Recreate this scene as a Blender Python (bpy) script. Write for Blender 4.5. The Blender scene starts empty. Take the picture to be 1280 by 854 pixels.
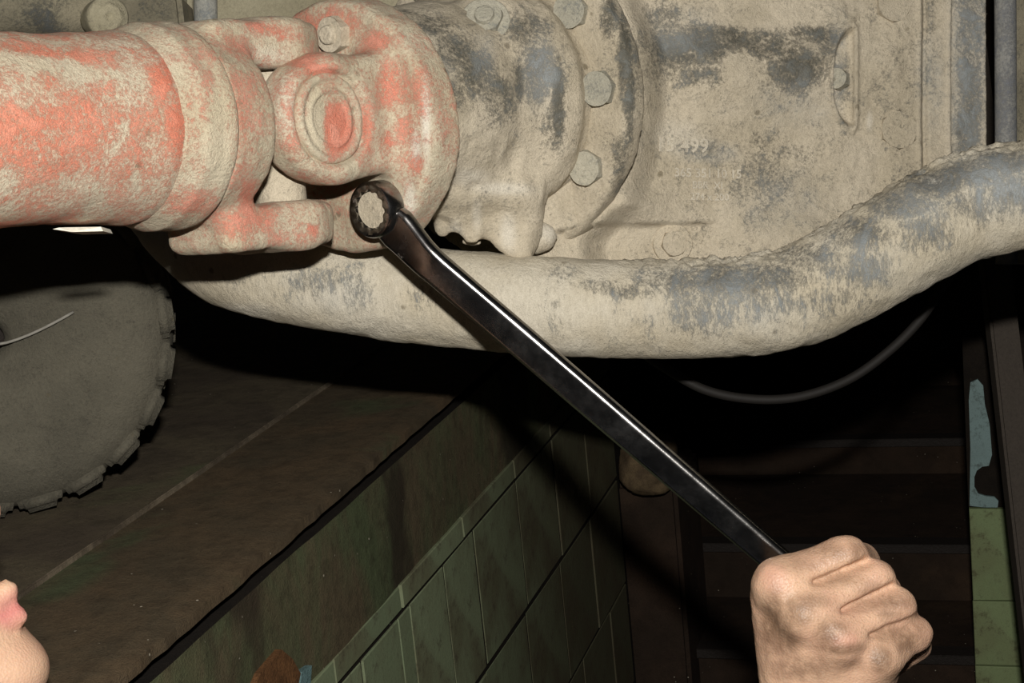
import bpy, bmesh, math, random
import numpy as np
from mathutils import Matrix, Vector

# ------------------------------------------------------------------ camera
F = 2000.0                                    # focal length in pixels of the 1280 x 854 frame
CAMZ = 1.90                                   # height above the pit floor
M = np.array([[0.95651664, 0.03098561, 0.29002726],
              [0.27493509, 0.23625778, -0.93198335],
              [-0.09739927, 0.97119625, 0.21746547]])      # camera axes -> world (x across the pit, y along it)
CP = np.array([0.0, 0.0, CAMZ])
sc = bpy.context.scene
cam = bpy.data.cameras.new('camera'); camo = bpy.data.objects.new('camera', cam)
sc.collection.objects.link(camo); sc.camera = camo
cam.sensor_width = 36; cam.lens = 36 * F / 1280; cam.clip_start = 0.02; cam.clip_end = 60
mm = Matrix(M.tolist()).to_4x4(); mm.translation = Vector(CP.tolist()); camo.matrix_world = mm

def W(p):                                     # axes of the undercarriage (parallel to the camera's) -> world
    return np.asarray(p, float) @ M.T + CP
def V(p):                                     # the same for directions
    return np.asarray(p, float) @ M.T
def c(px, py, d):                             # a point seen at px, py and lying d metres away
    return np.array([(px - 640) / F * d, (427 - py) / F * d, -d])
def nrm(v):
    v = np.asarray(v, float); return v / np.linalg.norm(v)

# ------------------------------------------------------------------ light and exposure
wd = bpy.data.worlds.new('world'); sc.world = wd; wd.use_nodes = True
wd.node_tree.nodes['Background'].inputs[0].default_value = (0.8, 0.9, 1, 1)
wd.node_tree.nodes['Background'].inputs[1].default_value = 0.006
fl = bpy.data.lights.new('flash', 'AREA'); fl.shape = 'RECTANGLE'; fl.size = 0.035; fl.size_y = 0.015
fl.energy = 14.5; fl.color = (1.0, 0.97, 0.92)
flo = bpy.data.objects.new('flash', fl); sc.collection.objects.link(flo)
fm = Matrix(M.tolist()).to_4x4(); fm.translation = Vector(W((0.012, 0.115, 0.02)).tolist())
flo.matrix_world = fm
sc.view_settings.view_transform = 'Standard'; sc.view_settings.look = 'None'
sc.view_settings.exposure = 0.0; sc.view_settings.gamma = 1.0
sc.view_settings.use_curve_mapping = False

# ------------------------------------------------------------------ object helpers
def lin(rgb):
    return tuple(((v / 255) / 12.92 if v / 255 <= 0.04045 else ((v / 255 + 0.055) / 1.055) ** 2.4) for v in rgb) + (1,)
def tag(o, label=None, cat=None, group=None, kind=None):
    if label: o['label'] = label
    if cat: o['category'] = cat
    if group: o['group'] = group
    if kind: o['kind'] = kind
    return o
def thing(name, loc, label, cat, group=None):
    o = bpy.data.objects.new(name, None); o.empty_display_size = 0.03
    sc.collection.objects.link(o); o.location = tuple(loc)
    return tag(o, label, cat, group)
def root_loc(o):
    v = Vector((0, 0, 0))
    while o is not None: v += o.location; o = o.parent
    return np.array(v)
def mesh_obj(name, verts, faces, mat, parent=None, smooth=True, origin=None, attr=None, loops=None):
    """verts are world coordinates"""
    verts = np.asarray(verts, float)
    base = root_loc(parent) if parent else (np.asarray(origin, float) if origin is not None else verts.mean(0))
    me = bpy.data.meshes.new(name)
    me.from_pydata((verts - base).tolist(), [], [list(map(int, f)) for f in faces])
    me.validate()
    if smooth: me.polygons.foreach_set('use_smooth', [True] * len(me.polygons))
    if attr is not None:
        a = me.color_attributes.new('wear', 'FLOAT_COLOR', 'POINT')
        a.data.foreach_set('color', np.asarray(attr, np.float32).ravel())
    me.materials.append(mat)
    o = bpy.data.objects.new(name, me); sc.collection.objects.link(o)
    if parent: o.parent = parent
    else: o.location = tuple(base)
    return o
def auto_sharp(o, deg=35):
    me = o.data; bm = bmesh.new(); bm.from_mesh(me)
    for e in bm.edges:
        if len(e.link_faces) == 2 and e.calc_face_angle(0) > math.radians(deg): e.smooth = False
    bm.to_mesh(me); bm.free()
def bm_obj(name, bm, mat, parent=None, smooth=False, origin=None, xf=None, attr=None):
    bmesh.ops.recalc_face_normals(bm, faces=bm.faces[:])
    vs = np.array([v.co[:] for v in bm.verts]); fs = [[v.index for v in f.verts] for f in bm.faces]
    if xf is not None: vs = xf(vs)
    bm.free()
    return mesh_obj(name, vs, fs, mat, parent, smooth, origin, attr)
def frame_xf(o, X, Y, Z):                     # local -> camera-parallel metric -> world
    B = np.array([X, Y, Z]); o = np.asarray(o)
    return lambda v: W(np.asarray(v) @ B + o)

# ------------------------------------------------------------------ noise (numpy)
def _hash(ix, iy, iz, s):
    n = (ix * 374761393 + iy * 668265263 + iz * 2147483647 + s * 1274126177) & 0x7fffffff
    n = ((n ^ (n >> 13)) * 1274126177) & 0x7fffffff
    return ((n ^ (n >> 16)) & 0xffff) / 65535.0
def vnoise(P, scale, seed=0):
    Q = P * scale; I = np.floor(Q).astype(np.int64); T = Q - I; T = T * T * (3 - 2 * T)
    r = 0
    for dx in (0, 1):
        for dy in (0, 1):
            for dz in (0, 1):
                w = (T[:, 0] if dx else 1 - T[:, 0]) * (T[:, 1] if dy else 1 - T[:, 1]) * (T[:, 2] if dz else 1 - T[:, 2])
                r = r + w * _hash(I[:, 0] + dx, I[:, 1] + dy, I[:, 2] + dz, seed)
    return r * 2 - 1
def fbm(P, scale, oct=3, seed=0):
    r = 0; a = 1
    for i in range(oct):
        r = r + a * vnoise(P, scale * 2 ** i, seed + i); a *= 0.5
    return r

# ------------------------------------------------------------------ surface nets
def surfnet(fn, lo, hi, h):
    lo = np.array(lo, float); hi = np.array(hi, float)
    n = np.ceil((hi - lo) / h).astype(int) + 1
    ax = [lo[i] + h * np.arange(n[i]) for i in range(3)]
    G = np.stack(np.meshgrid(*ax, indexing='ij'), -1).reshape(-1, 3)
    S = fn(G).reshape(n); del G
    S[0], S[-1] = np.maximum(S[0], h), np.maximum(S[-1], h)
    S[:, 0], S[:, -1] = np.maximum(S[:, 0], h), np.maximum(S[:, -1], h)
    S[:, :, 0], S[:, :, -1] = np.maximum(S[:, :, 0], h), np.maximum(S[:, :, -1], h)
    m = n - 1
    acc = np.zeros(tuple(m) + (3,)); cnt = np.zeros(tuple(m))
    def sub(o): return tuple(slice(o[i], o[i] + m[i]) for i in range(3))
    corners = [(i, j, k) for i in (0, 1) for j in (0, 1) for k in (0, 1)]
    for a in corners:
        for axis in range(3):
            if a[axis] == 0:
                b = list(a); b[axis] = 1
                sa = S[sub(a)]; sb = S[sub(b)]
                cr = (sa < 0) != (sb < 0)
                t = np.where(cr, sa / np.where(cr, sa - sb, 1), 0)
                for q in range(3):
                    acc[..., q] += np.where(cr, a[q] + (t if q == axis else 0), 0)
                cnt += cr
    act = cnt > 0
    idx = -np.ones(tuple(m), int); idx[act] = np.arange(act.sum())
    ijk = np.argwhere(act)
    verts = lo + h * (ijk + acc[act] / cnt[act][:, None])
    faces = []
    for axis in range(3):
        u, v = (axis + 1) % 3, (axis + 2) % 3
        sl = [slice(1, m[i]) for i in range(3)]; sl[axis] = slice(0, m[axis])
        s2 = list(sl); s2[axis] = slice(1, m[axis] + 1)
        A_ = S[tuple(sl)] < 0; B_ = S[tuple(s2)] < 0
        e = np.argwhere(A_ != B_)
        if not len(e): continue
        ins = A_[tuple(e.T)]
        off = np.array([1, 1, 1]); off[axis] = 0
        e = e + off
        def g(du, dv):
            w = e.copy(); w[:, u] -= du; w[:, v] -= dv; return idx[tuple(w.T)]
        q = np.stack([g(0, 0), g(1, 0), g(1, 1), g(0, 1)], 1)
        q[~ins] = q[~ins][:, ::-1]
        faces.append(q)
    faces = np.concatenate(faces)
    return verts, faces
def relax(verts, faces, it=2, lam=0.5):
    n = len(verts)
    e = np.concatenate([faces[:, [0, 1]], faces[:, [1, 2]], faces[:, [2, 3]], faces[:, [3, 0]]])
    for _ in range(it):
        s = np.zeros_like(verts); k = np.zeros(n)
        np.add.at(s, e[:, 0], verts[e[:, 1]]); np.add.at(k, e[:, 0], 1)
        np.add.at(s, e[:, 1], verts[e[:, 0]]); np.add.at(k, e[:, 1], 1)
        verts = verts * (1 - lam) + lam * s / np.maximum(k, 1)[:, None]
    return verts
def vnormals(v, f):
    fn = np.cross(v[f[:, 2]] - v[f[:, 0]], v[f[:, 3]] - v[f[:, 1]])
    n = np.zeros_like(v)
    for i in range(4): np.add.at(n, f[:, i], fn)
    return n / np.maximum(np.linalg.norm(n, axis=1), 1e-12)[:, None]
def lumpy(v, f, amp, scale, oct=3, seed=0):
    return v + vnormals(v, f) * (amp * fbm(v, scale, oct, seed))[:, None]

# signed distances
def L(v): return np.sqrt((v * v).sum(-1))
def smin(a, b, k):
    h = np.maximum(k - np.abs(a - b), 0) / k
    return np.minimum(a, b) - h * h * k * 0.25
def smax(a, b, k): return -smin(-a, -b, k)
def cap(P, a, b, ra, rb=None):
    rb = ra if rb is None else rb
    a = np.asarray(a, float); b = np.asarray(b, float)
    d = b - a; t = np.clip(((P - a) @ d) / d.dot(d), 0, 1)
    return L(P - a - t[:, None] * d) - (ra + (rb - ra) * t)
def cyl(P, o, axis, a0, a1, r, rnd=0.002):
    q = P - np.asarray(o); t = q @ axis; rad = L(q - t[:, None] * axis)
    dx = rad - r + rnd; dy = np.maximum(a0 - t, t - a1) + rnd
    return np.minimum(np.maximum(dx, dy), 0) + np.sqrt(np.maximum(dx, 0) ** 2 + np.maximum(dy, 0) ** 2) - rnd
def cone(P, o, axis, pts, rnd=0.002):          # lathe: list of (t, r)
    q = P - np.asarray(o); t = q @ axis; rad = L(q - t[:, None] * axis)
    ts = [p[0] for p in pts]; rs = [p[1] for p in pts]
    dx = (rad - np.interp(t, ts, rs)) * 0.9 + rnd; dy = np.maximum(ts[0] - t, t - ts[-1]) + rnd
    return np.minimum(np.maximum(dx, dy), 0) + np.sqrt(np.maximum(dx, 0) ** 2 + np.maximum(dy, 0) ** 2) - rnd
def box(P, o, X, Y, Z, hx, hy, hz, rnd=0.002):
    q = P - np.asarray(o)
    d = np.stack([np.abs(q @ X) - hx + rnd, np.abs(q @ Y) - hy + rnd, np.abs(q @ Z) - hz + rnd], -1)
    return np.minimum(d.max(-1), 0) + L(np.maximum(d, 0)) - rnd
def ball(P, o, r, s=(1, 1, 1)):
    q = (P - np.asarray(o)) / np.asarray(s); return (L(q) - r) * min(s)

def project(v):                                # camera-parallel metric -> photograph pixels
    return 640 + F * v[:, 0] / -v[:, 2], 427 - F * v[:, 1] / -v[:, 2]
def stains(v, blobs, ch=0, attr=None, nz=None):
    """3-D stains: each blob is centred on the surface point nearest the given place"""
    if attr is None: attr = np.zeros((len(v), 4)); attr[:, 3] = 1
    px, py = project(v)
    for b in blobs:
        x, y, rx, ry, amt = b[:5]
        d = np.hypot(px - x, py - y); near = np.where(d < d.min() + 4)[0]
        i = near[np.argmax(v[near, 2])]; s = -v[i, 2] / F
        w = ((v[:, 0] - v[i, 0]) / (rx * s)) ** 2 + ((v[:, 1] - v[i, 1]) / (ry * s)) ** 2 + ((v[:, 2] - v[i, 2]) / (max(rx, ry) * s * 1.6)) ** 2
        g = amt * np.exp(-w ** 1.5)
        attr[:, ch] = np.where(np.abs(g) > np.abs(attr[:, ch]), g, attr[:, ch]) if amt > 0 else attr[:, ch] + g
    return attr

# ------------------------------------------------------------------ materials
class N:
    def __init__(s, name):
        s.m = bpy.data.materials.new(name); s.m.use_nodes = True; s.t = s.m.node_tree; s.t.nodes.clear()
        s.out = s.n('ShaderNodeOutputMaterial'); s.b = s.n('ShaderNodeBsdfPrincipled')
        s.t.links.new(s.b.outputs[0], s.out.inputs[0]); s.co = s.n('ShaderNodeTexCoord').outputs['Object']
    def n(s, t): return s.t.nodes.new(t)
    def l(s, a, b): s.t.links.new(a, b)
    def put(s, sock, v):
        if hasattr(v, 'is_linked') or isinstance(v, bpy.types.NodeSocket): s.l(v, sock)
        else: sock.default_value = v
    def noise(s, scale, det=4, rough=0.6, dist=0.0, co=None, stretch=None):
        x = s.n('ShaderNodeTexNoise'); x.inputs['Scale'].default_value = scale; x.inputs['Detail'].default_value = det
        x.inputs['Roughness'].default_value = rough; x.inputs['Distortion'].default_value = dist
        co = co or s.co
        if stretch:
            mp = s.n('ShaderNodeMapping'); mp.inputs['Scale'].default_value = stretch; s.l(co, mp.inputs[0]); co = mp.outputs[0]
        s.l(co, x.inputs['Vector']); return x.outputs[0]
    def ramp(s, v, a, b, lo=0.0, hi=1.0):
        x = s.n('ShaderNodeMapRange'); x.interpolation_type = 'SMOOTHSTEP'
        s.put(x.inputs['Value'], v); x.inputs['From Min'].default_value = a; x.inputs['From Max'].default_value = b
        x.inputs['To Min'].default_value = lo; x.inputs['To Max'].default_value = hi; return x.outputs[0]
    def math(s, op, a, b=0.0):
        x = s.n('ShaderNodeMath'); x.operation = op; s.put(x.inputs[0], a); s.put(x.inputs[1], b); return x.outputs[0]
    def mix(s, f, a, b):
        x = s.n('ShaderNodeMix'); x.data_type = 'RGBA'; s.put(x.inputs['Factor'], f)
        s.put(x.inputs['A'], a); s.put(x.inputs['B'], b); return x.outputs['Result']
    def wear(s):
        x = s.n('ShaderNodeAttribute'); x.attribute_name = 'wear'; y = s.n('ShaderNodeSeparateColor'); s.l(x.outputs['Color'], y.inputs[0])
        return y.outputs
    def bump(s, h, dist, strength=1.0, nrm_=None):
        x = s.n('ShaderNodeBump'); x.inputs['Distance'].default_value = dist; x.inputs['Strength'].default_value = strength
        s.l(h, x.inputs['Height'])
        if nrm_: s.l(nrm_, x.inputs['Normal'])
        return x.outputs[0]
    def fin(s, col, rough, normal=None, metal=0.0, spec=0.3):
        s.put(s.b.inputs['Base Color'], col); s.put(s.b.inputs['Roughness'], rough); s.put(s.b.inputs['Metallic'], metal)
        s.b.inputs['Specular IOR Level'].default_value = spec
        if normal: s.l(normal, s.b.inputs['Normal'])
        return s.m

def mud(name, dust, dust2, paint, bias=0.0, paint2=None, amp=1.0, speck=(92, 82, 60), streak=None, gloss=0.45, grain=1.0):
    """road dust over paint: wear.R opens the paint, wear.G the second paint, wear.B pale rubbed dust and the painted rim glint"""
    s = N(name); w = s.wear()
    big = s.noise(14, 3); mid = s.noise(70, 5, 0.7, 0.6, stretch=streak); fine = s.noise(420, 4, 0.75, 0.3, stretch=streak); gr = s.noise(1500, 2, 0.6)
    d = s.mix(s.ramp(big, 0.35, 0.65), lin(dust), lin(dust2))
    d = s.mix(s.ramp(fine, 0.35, 0.75, 0, 0.35), d, lin([v * 0.8 for v in dust2]))
    d = s.mix(s.math('MULTIPLY', w[2], 0.9), d, lin((228, 222, 208)))
    vo = s.n('ShaderNodeTexVoronoi'); vo.inputs['Scale'].default_value = 55; vo.inputs['Randomness'].default_value = 1; s.l(s.co, vo.inputs['Vector'])
    sp = s.math('MULTIPLY', s.ramp(s.math('ADD', vo.outputs['Distance'], s.math('MULTIPLY', fine, 0.25)), 0.20, 0.27, 1, 0), s.ramp(s.noise(22, 2), 0.5, 0.62))
    d = s.mix(s.math('MULTIPLY', sp, 0.65), d, lin(speck))
    v = s.math('ADD', s.math('ADD', s.math('MULTIPLY', mid, 0.8 * amp), s.math('MULTIPLY', fine, 0.7 * amp)), s.math('MULTIPLY', big, 0.3 * amp))
    e0 = s.math('ADD', s.math('MULTIPLY', s.math('SUBTRACT', v, 0.9 * amp), 1.6), s.math('ADD', w[0], bias))
    lace = s.math('MULTIPLY', s.math('SUBTRACT', s.noise(650, 5, 0.85, 1.2, stretch=streak), 0.5), 2.6)
    e1 = s.math('ADD', e0, lace)
    f = s.math('ADD', s.ramp(e0, -0.02, 0.62, 0, 0.48), s.ramp(e1, 0.08, 0.55, 0, 0.44))
    p = s.mix(s.ramp(gr, 0.35, 0.65, 0, 0.35), lin(paint), lin([v_ * 0.6 for v_ in paint]))
    p = s.mix(s.ramp(mid, 0.45, 0.7, 0, 0.5), p, lin(paint2 or [min(255, v_ * 1.25) for v_ in paint]))
    col = s.mix(f, d, p)
    col = s.mix(s.math('MULTIPLY', w[1], s.ramp(s.math('ADD', mid, s.math('MULTIPLY', fine, .6)), 0.62, 1.0, 0.3, 0.85)), col, lin((158, 164, 166)))
    col = s.mix(s.ramp(gr, 0.3, 0.75, 0, 0.30), col, lin((120, 110, 92)))
    rough = s.math('SUBTRACT', 0.95, s.math('MULTIPLY', f, 0.95 - gloss))
    h = s.math('ADD', s.math('ADD', s.math('MULTIPLY', mid, 1.4), fine), s.math('MULTIPLY', gr, 0.35))
    h = s.math('SUBTRACT', h, s.math('MULTIPLY', f, 0.35))
    return s.fin(col, rough, s.bump(h, 0.0014 * grain, 0.85), spec=0.35)

DUST, DUST2 = (204, 192, 170), (186, 174, 151)
M_RED = mud('coral_paint_under_dust', (206, 194, 170), (192, 178, 152), (218, 118, 90), bias=0.27, paint2=(230, 158, 134), gloss=0.6)
M_REDL = mud('dust_over_coral_paint', (203, 191, 166), (188, 175, 148), (218, 124, 100), bias=0.12, paint2=(226, 160, 140), gloss=0.6)
M_CAST = mud('dust_over_cast_metal', DUST, DUST2, (60, 62, 56), bias=-0.06, paint2=(122, 130, 132))
M_BOLT = mud('dusty_bolt_metal', (190, 184, 165), (168, 164, 148), (120, 124, 122), bias=0.0)
M_TUBE = mud('mud_over_blue_grey_tube', (206, 198, 180), (190, 179, 156), (76, 80, 80), bias=-0.16, paint2=(142, 154, 162), streak=(1, 1, 0.35))
M_FAR = mud('dirty_grey_metal', (150, 142, 120), (120, 114, 96), (62, 66, 66), bias=0.0, paint2=(88, 94, 98))
M_SLATE = mud('blue_grey_painted_plate', (178, 176, 166), (164, 164, 156), (120, 128, 134), bias=0.12, paint2=(150, 156, 160))

def rough_ground(name, a, b, cc, thr=0.55, scale=9, bump=0.0015, spec=0.15, stretch=None):
    s = N(name); n1 = s.noise(scale, 4, 0.65, 0.4, stretch=stretch); n2 = s.noise(scale * 6, 4, 0.7); n3 = s.noise(700, 3, 0.8)
    col = s.mix(s.ramp(n1, 0.35, 0.65), lin(a), lin(b))
    col = s.mix(s.ramp(s.noise(scale * 0.6, 3, 0.6, 0.5, stretch=stretch), thr, thr + 0.12, 0, 0.85), col, lin(cc))
    col = s.mix(s.ramp(n2, 0.4, 0.75, 0, 0.5), col, lin([v * 0.55 for v in a]))
    col = s.mix(s.ramp(n3, 0.45, 0.7, 0, 0.45), col, lin([v * 0.5 for v in b]))
    vo = s.n('ShaderNodeTexVoronoi'); vo.inputs['Scale'].default_value = 90; s.l(s.co, vo.inputs['Vector'])
    col = s.mix(s.math('MULTIPLY', s.ramp(vo.outputs['Distance'], 0.05, 0.1, 1, 0), s.ramp(n2, 0.55, 0.6)), col, lin((190, 180, 160)))
    return s.fin(col, 0.9, s.bump(s.math('ADD', n2, s.math('MULTIPLY', n3, 0.5)), bump), spec=spec)
M_FLOOR = rough_ground('greasy_brown_floor', (100, 90, 72), (84, 74, 62), (92, 94, 68), 0.6)
M_LEDGE = rough_ground('rusty_steel_ledge', (98, 82, 62), (84, 74, 58), (80, 90, 64), 0.56)
M_PLAST = rough_ground('stained_plaster_green_brown', (98, 86, 66), (88, 96, 68), (54, 44, 36), 0.52, 11, stretch=(1, 1, 0.45))
M_BACK = rough_ground('sooty_brown_concrete', (66, 52, 42), (54, 44, 36), (78, 62, 48), 0.55, 6)
M_EDGE = rough_ground('lit_steel_edge', (124, 112, 94), (80, 70, 58), (70, 60, 48), 0.55, 14)  # paler brown paints the lit highlight along the floor edge strip
M_GROUT = rough_ground('dark_grout', (40, 34, 28), (32, 28, 24), (44, 38, 32), 0.6)
def tile_mat(name, a, b, dirt, amt, far_brown=False):
    s = N(name); n1 = s.noise(8, 4, 0.7); n2 = s.noise(60, 5, 0.8); n3 = s.noise(900, 2)
    oi = s.n('ShaderNodeObjectInfo')
    col = s.mix(oi.outputs['Random'], lin(a), lin(b))
    col = s.mix(s.ramp(n1, 0.4, 0.7, 0, amt), col, lin(dirt))
    col = s.mix(s.ramp(n2, 0.52, 0.68, 0, 0.6), col, lin([v * 0.7 for v in dirt]))
    col = s.mix(s.ramp(n3, 0.5, 0.7, 0, 0.3), col, lin([v * 0.6 for v in a]))
    ge = s.n('ShaderNodeNewGeometry'); sx = s.n('ShaderNodeSeparateXYZ'); s.l(ge.outputs['Position'], sx.inputs[0])
    if far_brown: col = s.mix(s.ramp(s.math('ADD', sx.outputs['Y'], s.math('MULTIPLY', n1, 0.5)), 1.45, 2.05, 0, 0.75), col, lin((70, 58, 44)))  # tiles turn browner towards the far end of the wall
    return s.fin(col, s.ramp(n2, 0.3, 0.7, 0.4, 0.8), s.bump(n2, 0.0005), spec=0.3)
M_TILE = tile_mat('grimy_green_glaze', (138, 148, 116), (122, 134, 104), (104, 92, 70), 0.6, True)
M_TILEY = tile_mat('pale_green_glaze', (150, 164, 118), (138, 154, 110), (110, 96, 70), 0.4)
M_BLUEP = tile_mat('flaking_pale_blue_paint', (136, 160, 158), (130, 150, 150), (80, 76, 66), 0.5)

def plain(name, col, rough=0.6, metal=0.0, spec=0.3, bump=0.0, scale=300, var=0.3):
    s = N(name); n = s.noise(scale, 4, 0.7)
    cc = s.mix(s.ramp(n, 0.35, 0.7, 0, var), lin(col), lin([v * 0.55 for v in col]))
    return s.fin(cc, rough, s.bump(n, bump) if bump else None, metal, spec)
M_RUBBER = mud('dusty_grey_rubber', (102, 98, 85), (86, 83, 72), (66, 62, 56), bias=-0.05, paint2=(84, 82, 72), gloss=0.8)
M_CHALK = plain('pale_scuff', (150, 146, 136), 0.9)
M_CABLE = plain('dusty_black_cable', (30, 27, 24), 0.7)
M_DARKM = plain('dark_oily_steel', (48, 42, 38), 0.6, bump=0.001)
M_PALE = plain('pale_painted_strip', (226, 222, 206), 0.6)
M_JACKET = plain('dark_work_cloth', (44, 48, 58), 0.95, bump=0.001, scale=600)
M_HAIR = plain('dark_brown_hair', (46, 34, 26), 0.7, bump=0.002)
def chrome():
    s = N('oiled_chrome'); n = s.noise(40, 4, 0.7); n2 = s.noise(220, 4, 0.8)
    w = s.wear()
    col = s.mix(s.ramp(n2, 0.45, 0.75, 0, 0.4), lin((150, 148, 146)), lin((92, 82, 76)))
    f = s.ramp(s.math('ADD', n2, w[0]), 0.95, 1.2)
    col = s.mix(f, col, lin((150, 126, 96)))
    r = s.math('ADD', s.ramp(n, 0.3, 0.8, 0.2, 0.32), s.math('MULTIPLY', f, 0.4))
    m = s.math('SUBTRACT', 1.0, s.math('MULTIPLY', f, 0.9))
    return s.fin(col, r, s.bump(n2, 0.00008), m, 0.5)
M_CHROME = chrome()
def skin():
    s = N('skin'); w = s.wear(); n = s.noise(120, 4, 0.7); n2 = s.noise(30, 3); n3 = s.noise(900, 3, 0.7, stretch=(1, 1, 1))
    col = s.mix(s.ramp(n2, 0.3, 0.7), lin((216, 178, 148)), lin((206, 164, 138)))
    col = s.mix(s.math('MULTIPLY', w[1], 1.0), col, lin((206, 132, 124)))
    g = s.math('MINIMUM', 0.95, s.math('MULTIPLY', w[0], s.ramp(n, 0.25, 0.6, 0.75, 1.6)))
    col = s.mix(g, col, lin((84, 62, 42)))
    col = s.mix(s.math('MULTIPLY', s.ramp(n3, 0.52, 0.7, 0, 0.5), w[2]), col, lin((110, 82, 58)))
    s.b.inputs['Subsurface Weight'].default_value = 0.12; s.b.inputs['Subsurface Radius'].default_value = (0.008, 0.004, 0.002)
    s.b.inputs['Subsurface Scale'].default_value = 0.4
    vo = s.n('ShaderNodeTexVoronoi'); vo.inputs['Scale'].default_value = 700; s.l(s.co, vo.inputs['Vector'])
    h = s.math('ADD', vo.outputs['Distance'], s.math('MULTIPLY', n, 1.2))
    return s.fin(col, 0.48, s.bump(h, 0.0004, 0.6), spec=0.4)
M_SKIN = skin()

# ------------------------------------------------------------------ THE SETTING: pit, ledge, floor
DX = -0.50                                     # left pit wall plane
def wz(k): return CAMZ + k * 0.5
Z_FLOOR = wz(-0.73); Z_TILE = wz(-0.978); Z_J1 = wz(-1.035); Z_J2 = wz(-1.335); Z_J3 = wz(-1.635)
Y0, Y1 = 0.72, 2.02
def slab(name, x0, x1, y0, y1, z0, z1, mat, parent=None, bev=0.0, jit=0.0, seg=None):
    bm = bmesh.new(); r = bmesh.ops.create_cube(bm, size=1)
    for v in bm.verts: v.co = Vector((x0 + (v.co.x + .5) * (x1 - x0), y0 + (v.co.y + .5) * (y1 - y0), z0 + (v.co.z + .5) * (z1 - z0)))
    if seg: bmesh.ops.subdivide_edges(bm, edges=bm.edges[:], cuts=seg, use_grid_fill=True)
    if jit:
        for v in bm.verts:
            n = Vector((random.uniform(-1, 1), random.uniform(-1, 1), random.uniform(-1, 1))); v.co += n * jit
    if bev: bmesh.ops.bevel(bm, geom=bm.edges[:], offset=bev, segments=2, affect='EDGES')
    return bm_obj(name, bm, mat, parent)
tag(slab('floor', -3.2, DX - 0.131, Y0, 4.6, Z_FLOOR - 0.5, Z_FLOOR, M_FLOOR), kind='structure')
tag(slab('pit_floor', -3.2, 2.2, -1.2, 4.6, -0.1, 0, M_BACK), kind='structure')
# steel ledge plate between the floor and the pit edge, its inner rim raised a little
def rough_strip(name, x0, x1, z, y0, y1, th, mat, amp, ny=160, nx=8, parent=None):
    """a horizontal plate with an uneven, chipped outer edge"""
    vs = []; fs = []
    for j in range(ny + 1):
        y = y0 + (y1 - y0) * j / ny
        e = amp * (vnoise(np.array([[y, 0, 0]]), 60, 3)[0] + 0.6 * vnoise(np.array([[y, 0, 0]]), 160, 4)[0])
        for i in range(nx + 1):
            t = i / nx; vs.append((x0 + (x1 - x0 + e) * t, y, z - (0.002 if i == nx else 0)))
        vs.append((x1 + e, y, z - th)); vs.append((x0, y, z - th))
    k = nx + 3
    for j in range(ny):
        for i in range(k):
            i2 = (i + 1) % k
            fs.append((j * k + i, (j + 1) * k + i, (j + 1) * k + i2, j * k + i2))
    fs.append(list(range(k))); fs.append([ny * k + i for i in range(k)][::-1])
    return mesh_obj(name, vs, fs, mat, parent, smooth=False)
tag(rough_strip('trim_1', DX - 0.1288, DX + 0.006, Z_FLOOR - 0.002, Y0, 3.2, 0.010, M_LEDGE, 0.0010), kind='structure')
o = slab('trim_2', DX - 0.131, DX - 0.1288, Y0, 3.2, Z_FLOOR - 0.02, Z_FLOOR + 0.002, M_EDGE, bev=0.0009); tag(o, 'thin steel edge strip of the floor', kind='structure')
# left wall core with plaster band on top and tiles below
wall = slab('wall_left', DX - 0.20, DX - 0.0012, Y0, 4.6, 0.0, Z_FLOOR - 0.026, M_GROUT); tag(wall, kind='structure')
bm = bmesh.new()
bmesh.ops.create_grid(bm, x_segments=140, y_segments=14, size=0.5)
def plast(v):
    y = Y0 + (v[:, 0] + .5) * (Y1 + 0.6 - Y0); z = Z_TILE - 0.004 + (v[:, 1] + .5) * (Z_FLOOR - 0.026 - Z_TILE + 0.004)
    P = np.stack([y * 0, y, z], -1)
    return np.stack([DX + 0.0016 + 0.0018 * fbm(P, 9, 3, 5) , y, z], -1)
pb = bm_obj('plaster_band', bm, M_PLAST, wall, True, xf=plast)
# tiles
def tile_mesh(w, h, t, seed):
    rnd = random.Random(seed); bm = bmesh.new(); bmesh.ops.create_cube(bm, size=1)
    for v in bm.verts:
        v.co.x *= t; v.co.y *= w; v.co.z *= h
        v.co.y += rnd.uniform(-.0006, .0006); v.co.z += rnd.uniform(-.0006, .0006)
    bmesh.ops.bevel(bm, geom=[e for e in bm.edges if all(v.co.x > 0 for v in e.verts)], offset=0.0008, segments=1, affect='EDGES')
    me = bpy.data.meshes.new('tile'); bm.to_mesh(me); bm.free(); return me
def put_tile(me, mat, parent, loc, rotz=0, tilt=0):
    if not me.materials: me.materials.append(mat)
    o = bpy.data.objects.new('tile', me); sc.collection.objects.link(o); o.parent = parent
    o.location = tuple(np.array(loc) - root_loc(parent)); o.rotation_euler = (tilt, 0, rotz); return o
rt = random.Random(4)
TW = 0.150; TH = 0.1475
def wy(px, py):                                # where a sight line meets the left wall
    r = M @ np.array([(px - 640) / F, (427 - py) / F, -1.0]); return r[1] * DX / r[0]
rows = [(Z_TILE, Z_J1, [wy(495, 735), wy(573, 655)], 0.0), (Z_J1, Z_J2, [wy(452, 830), wy(500, 800), wy(517, 800), wy(560, 760), wy(600, 740), wy(655, 700)], 0.0),
        (Z_J2, Z_J3, [wy(660, 790)], 0.0), (Z_J3, Z_J3 - TH, [], 0), (Z_J3 - TH, Z_J3 - 2 * TH, [], 0)]
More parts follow.
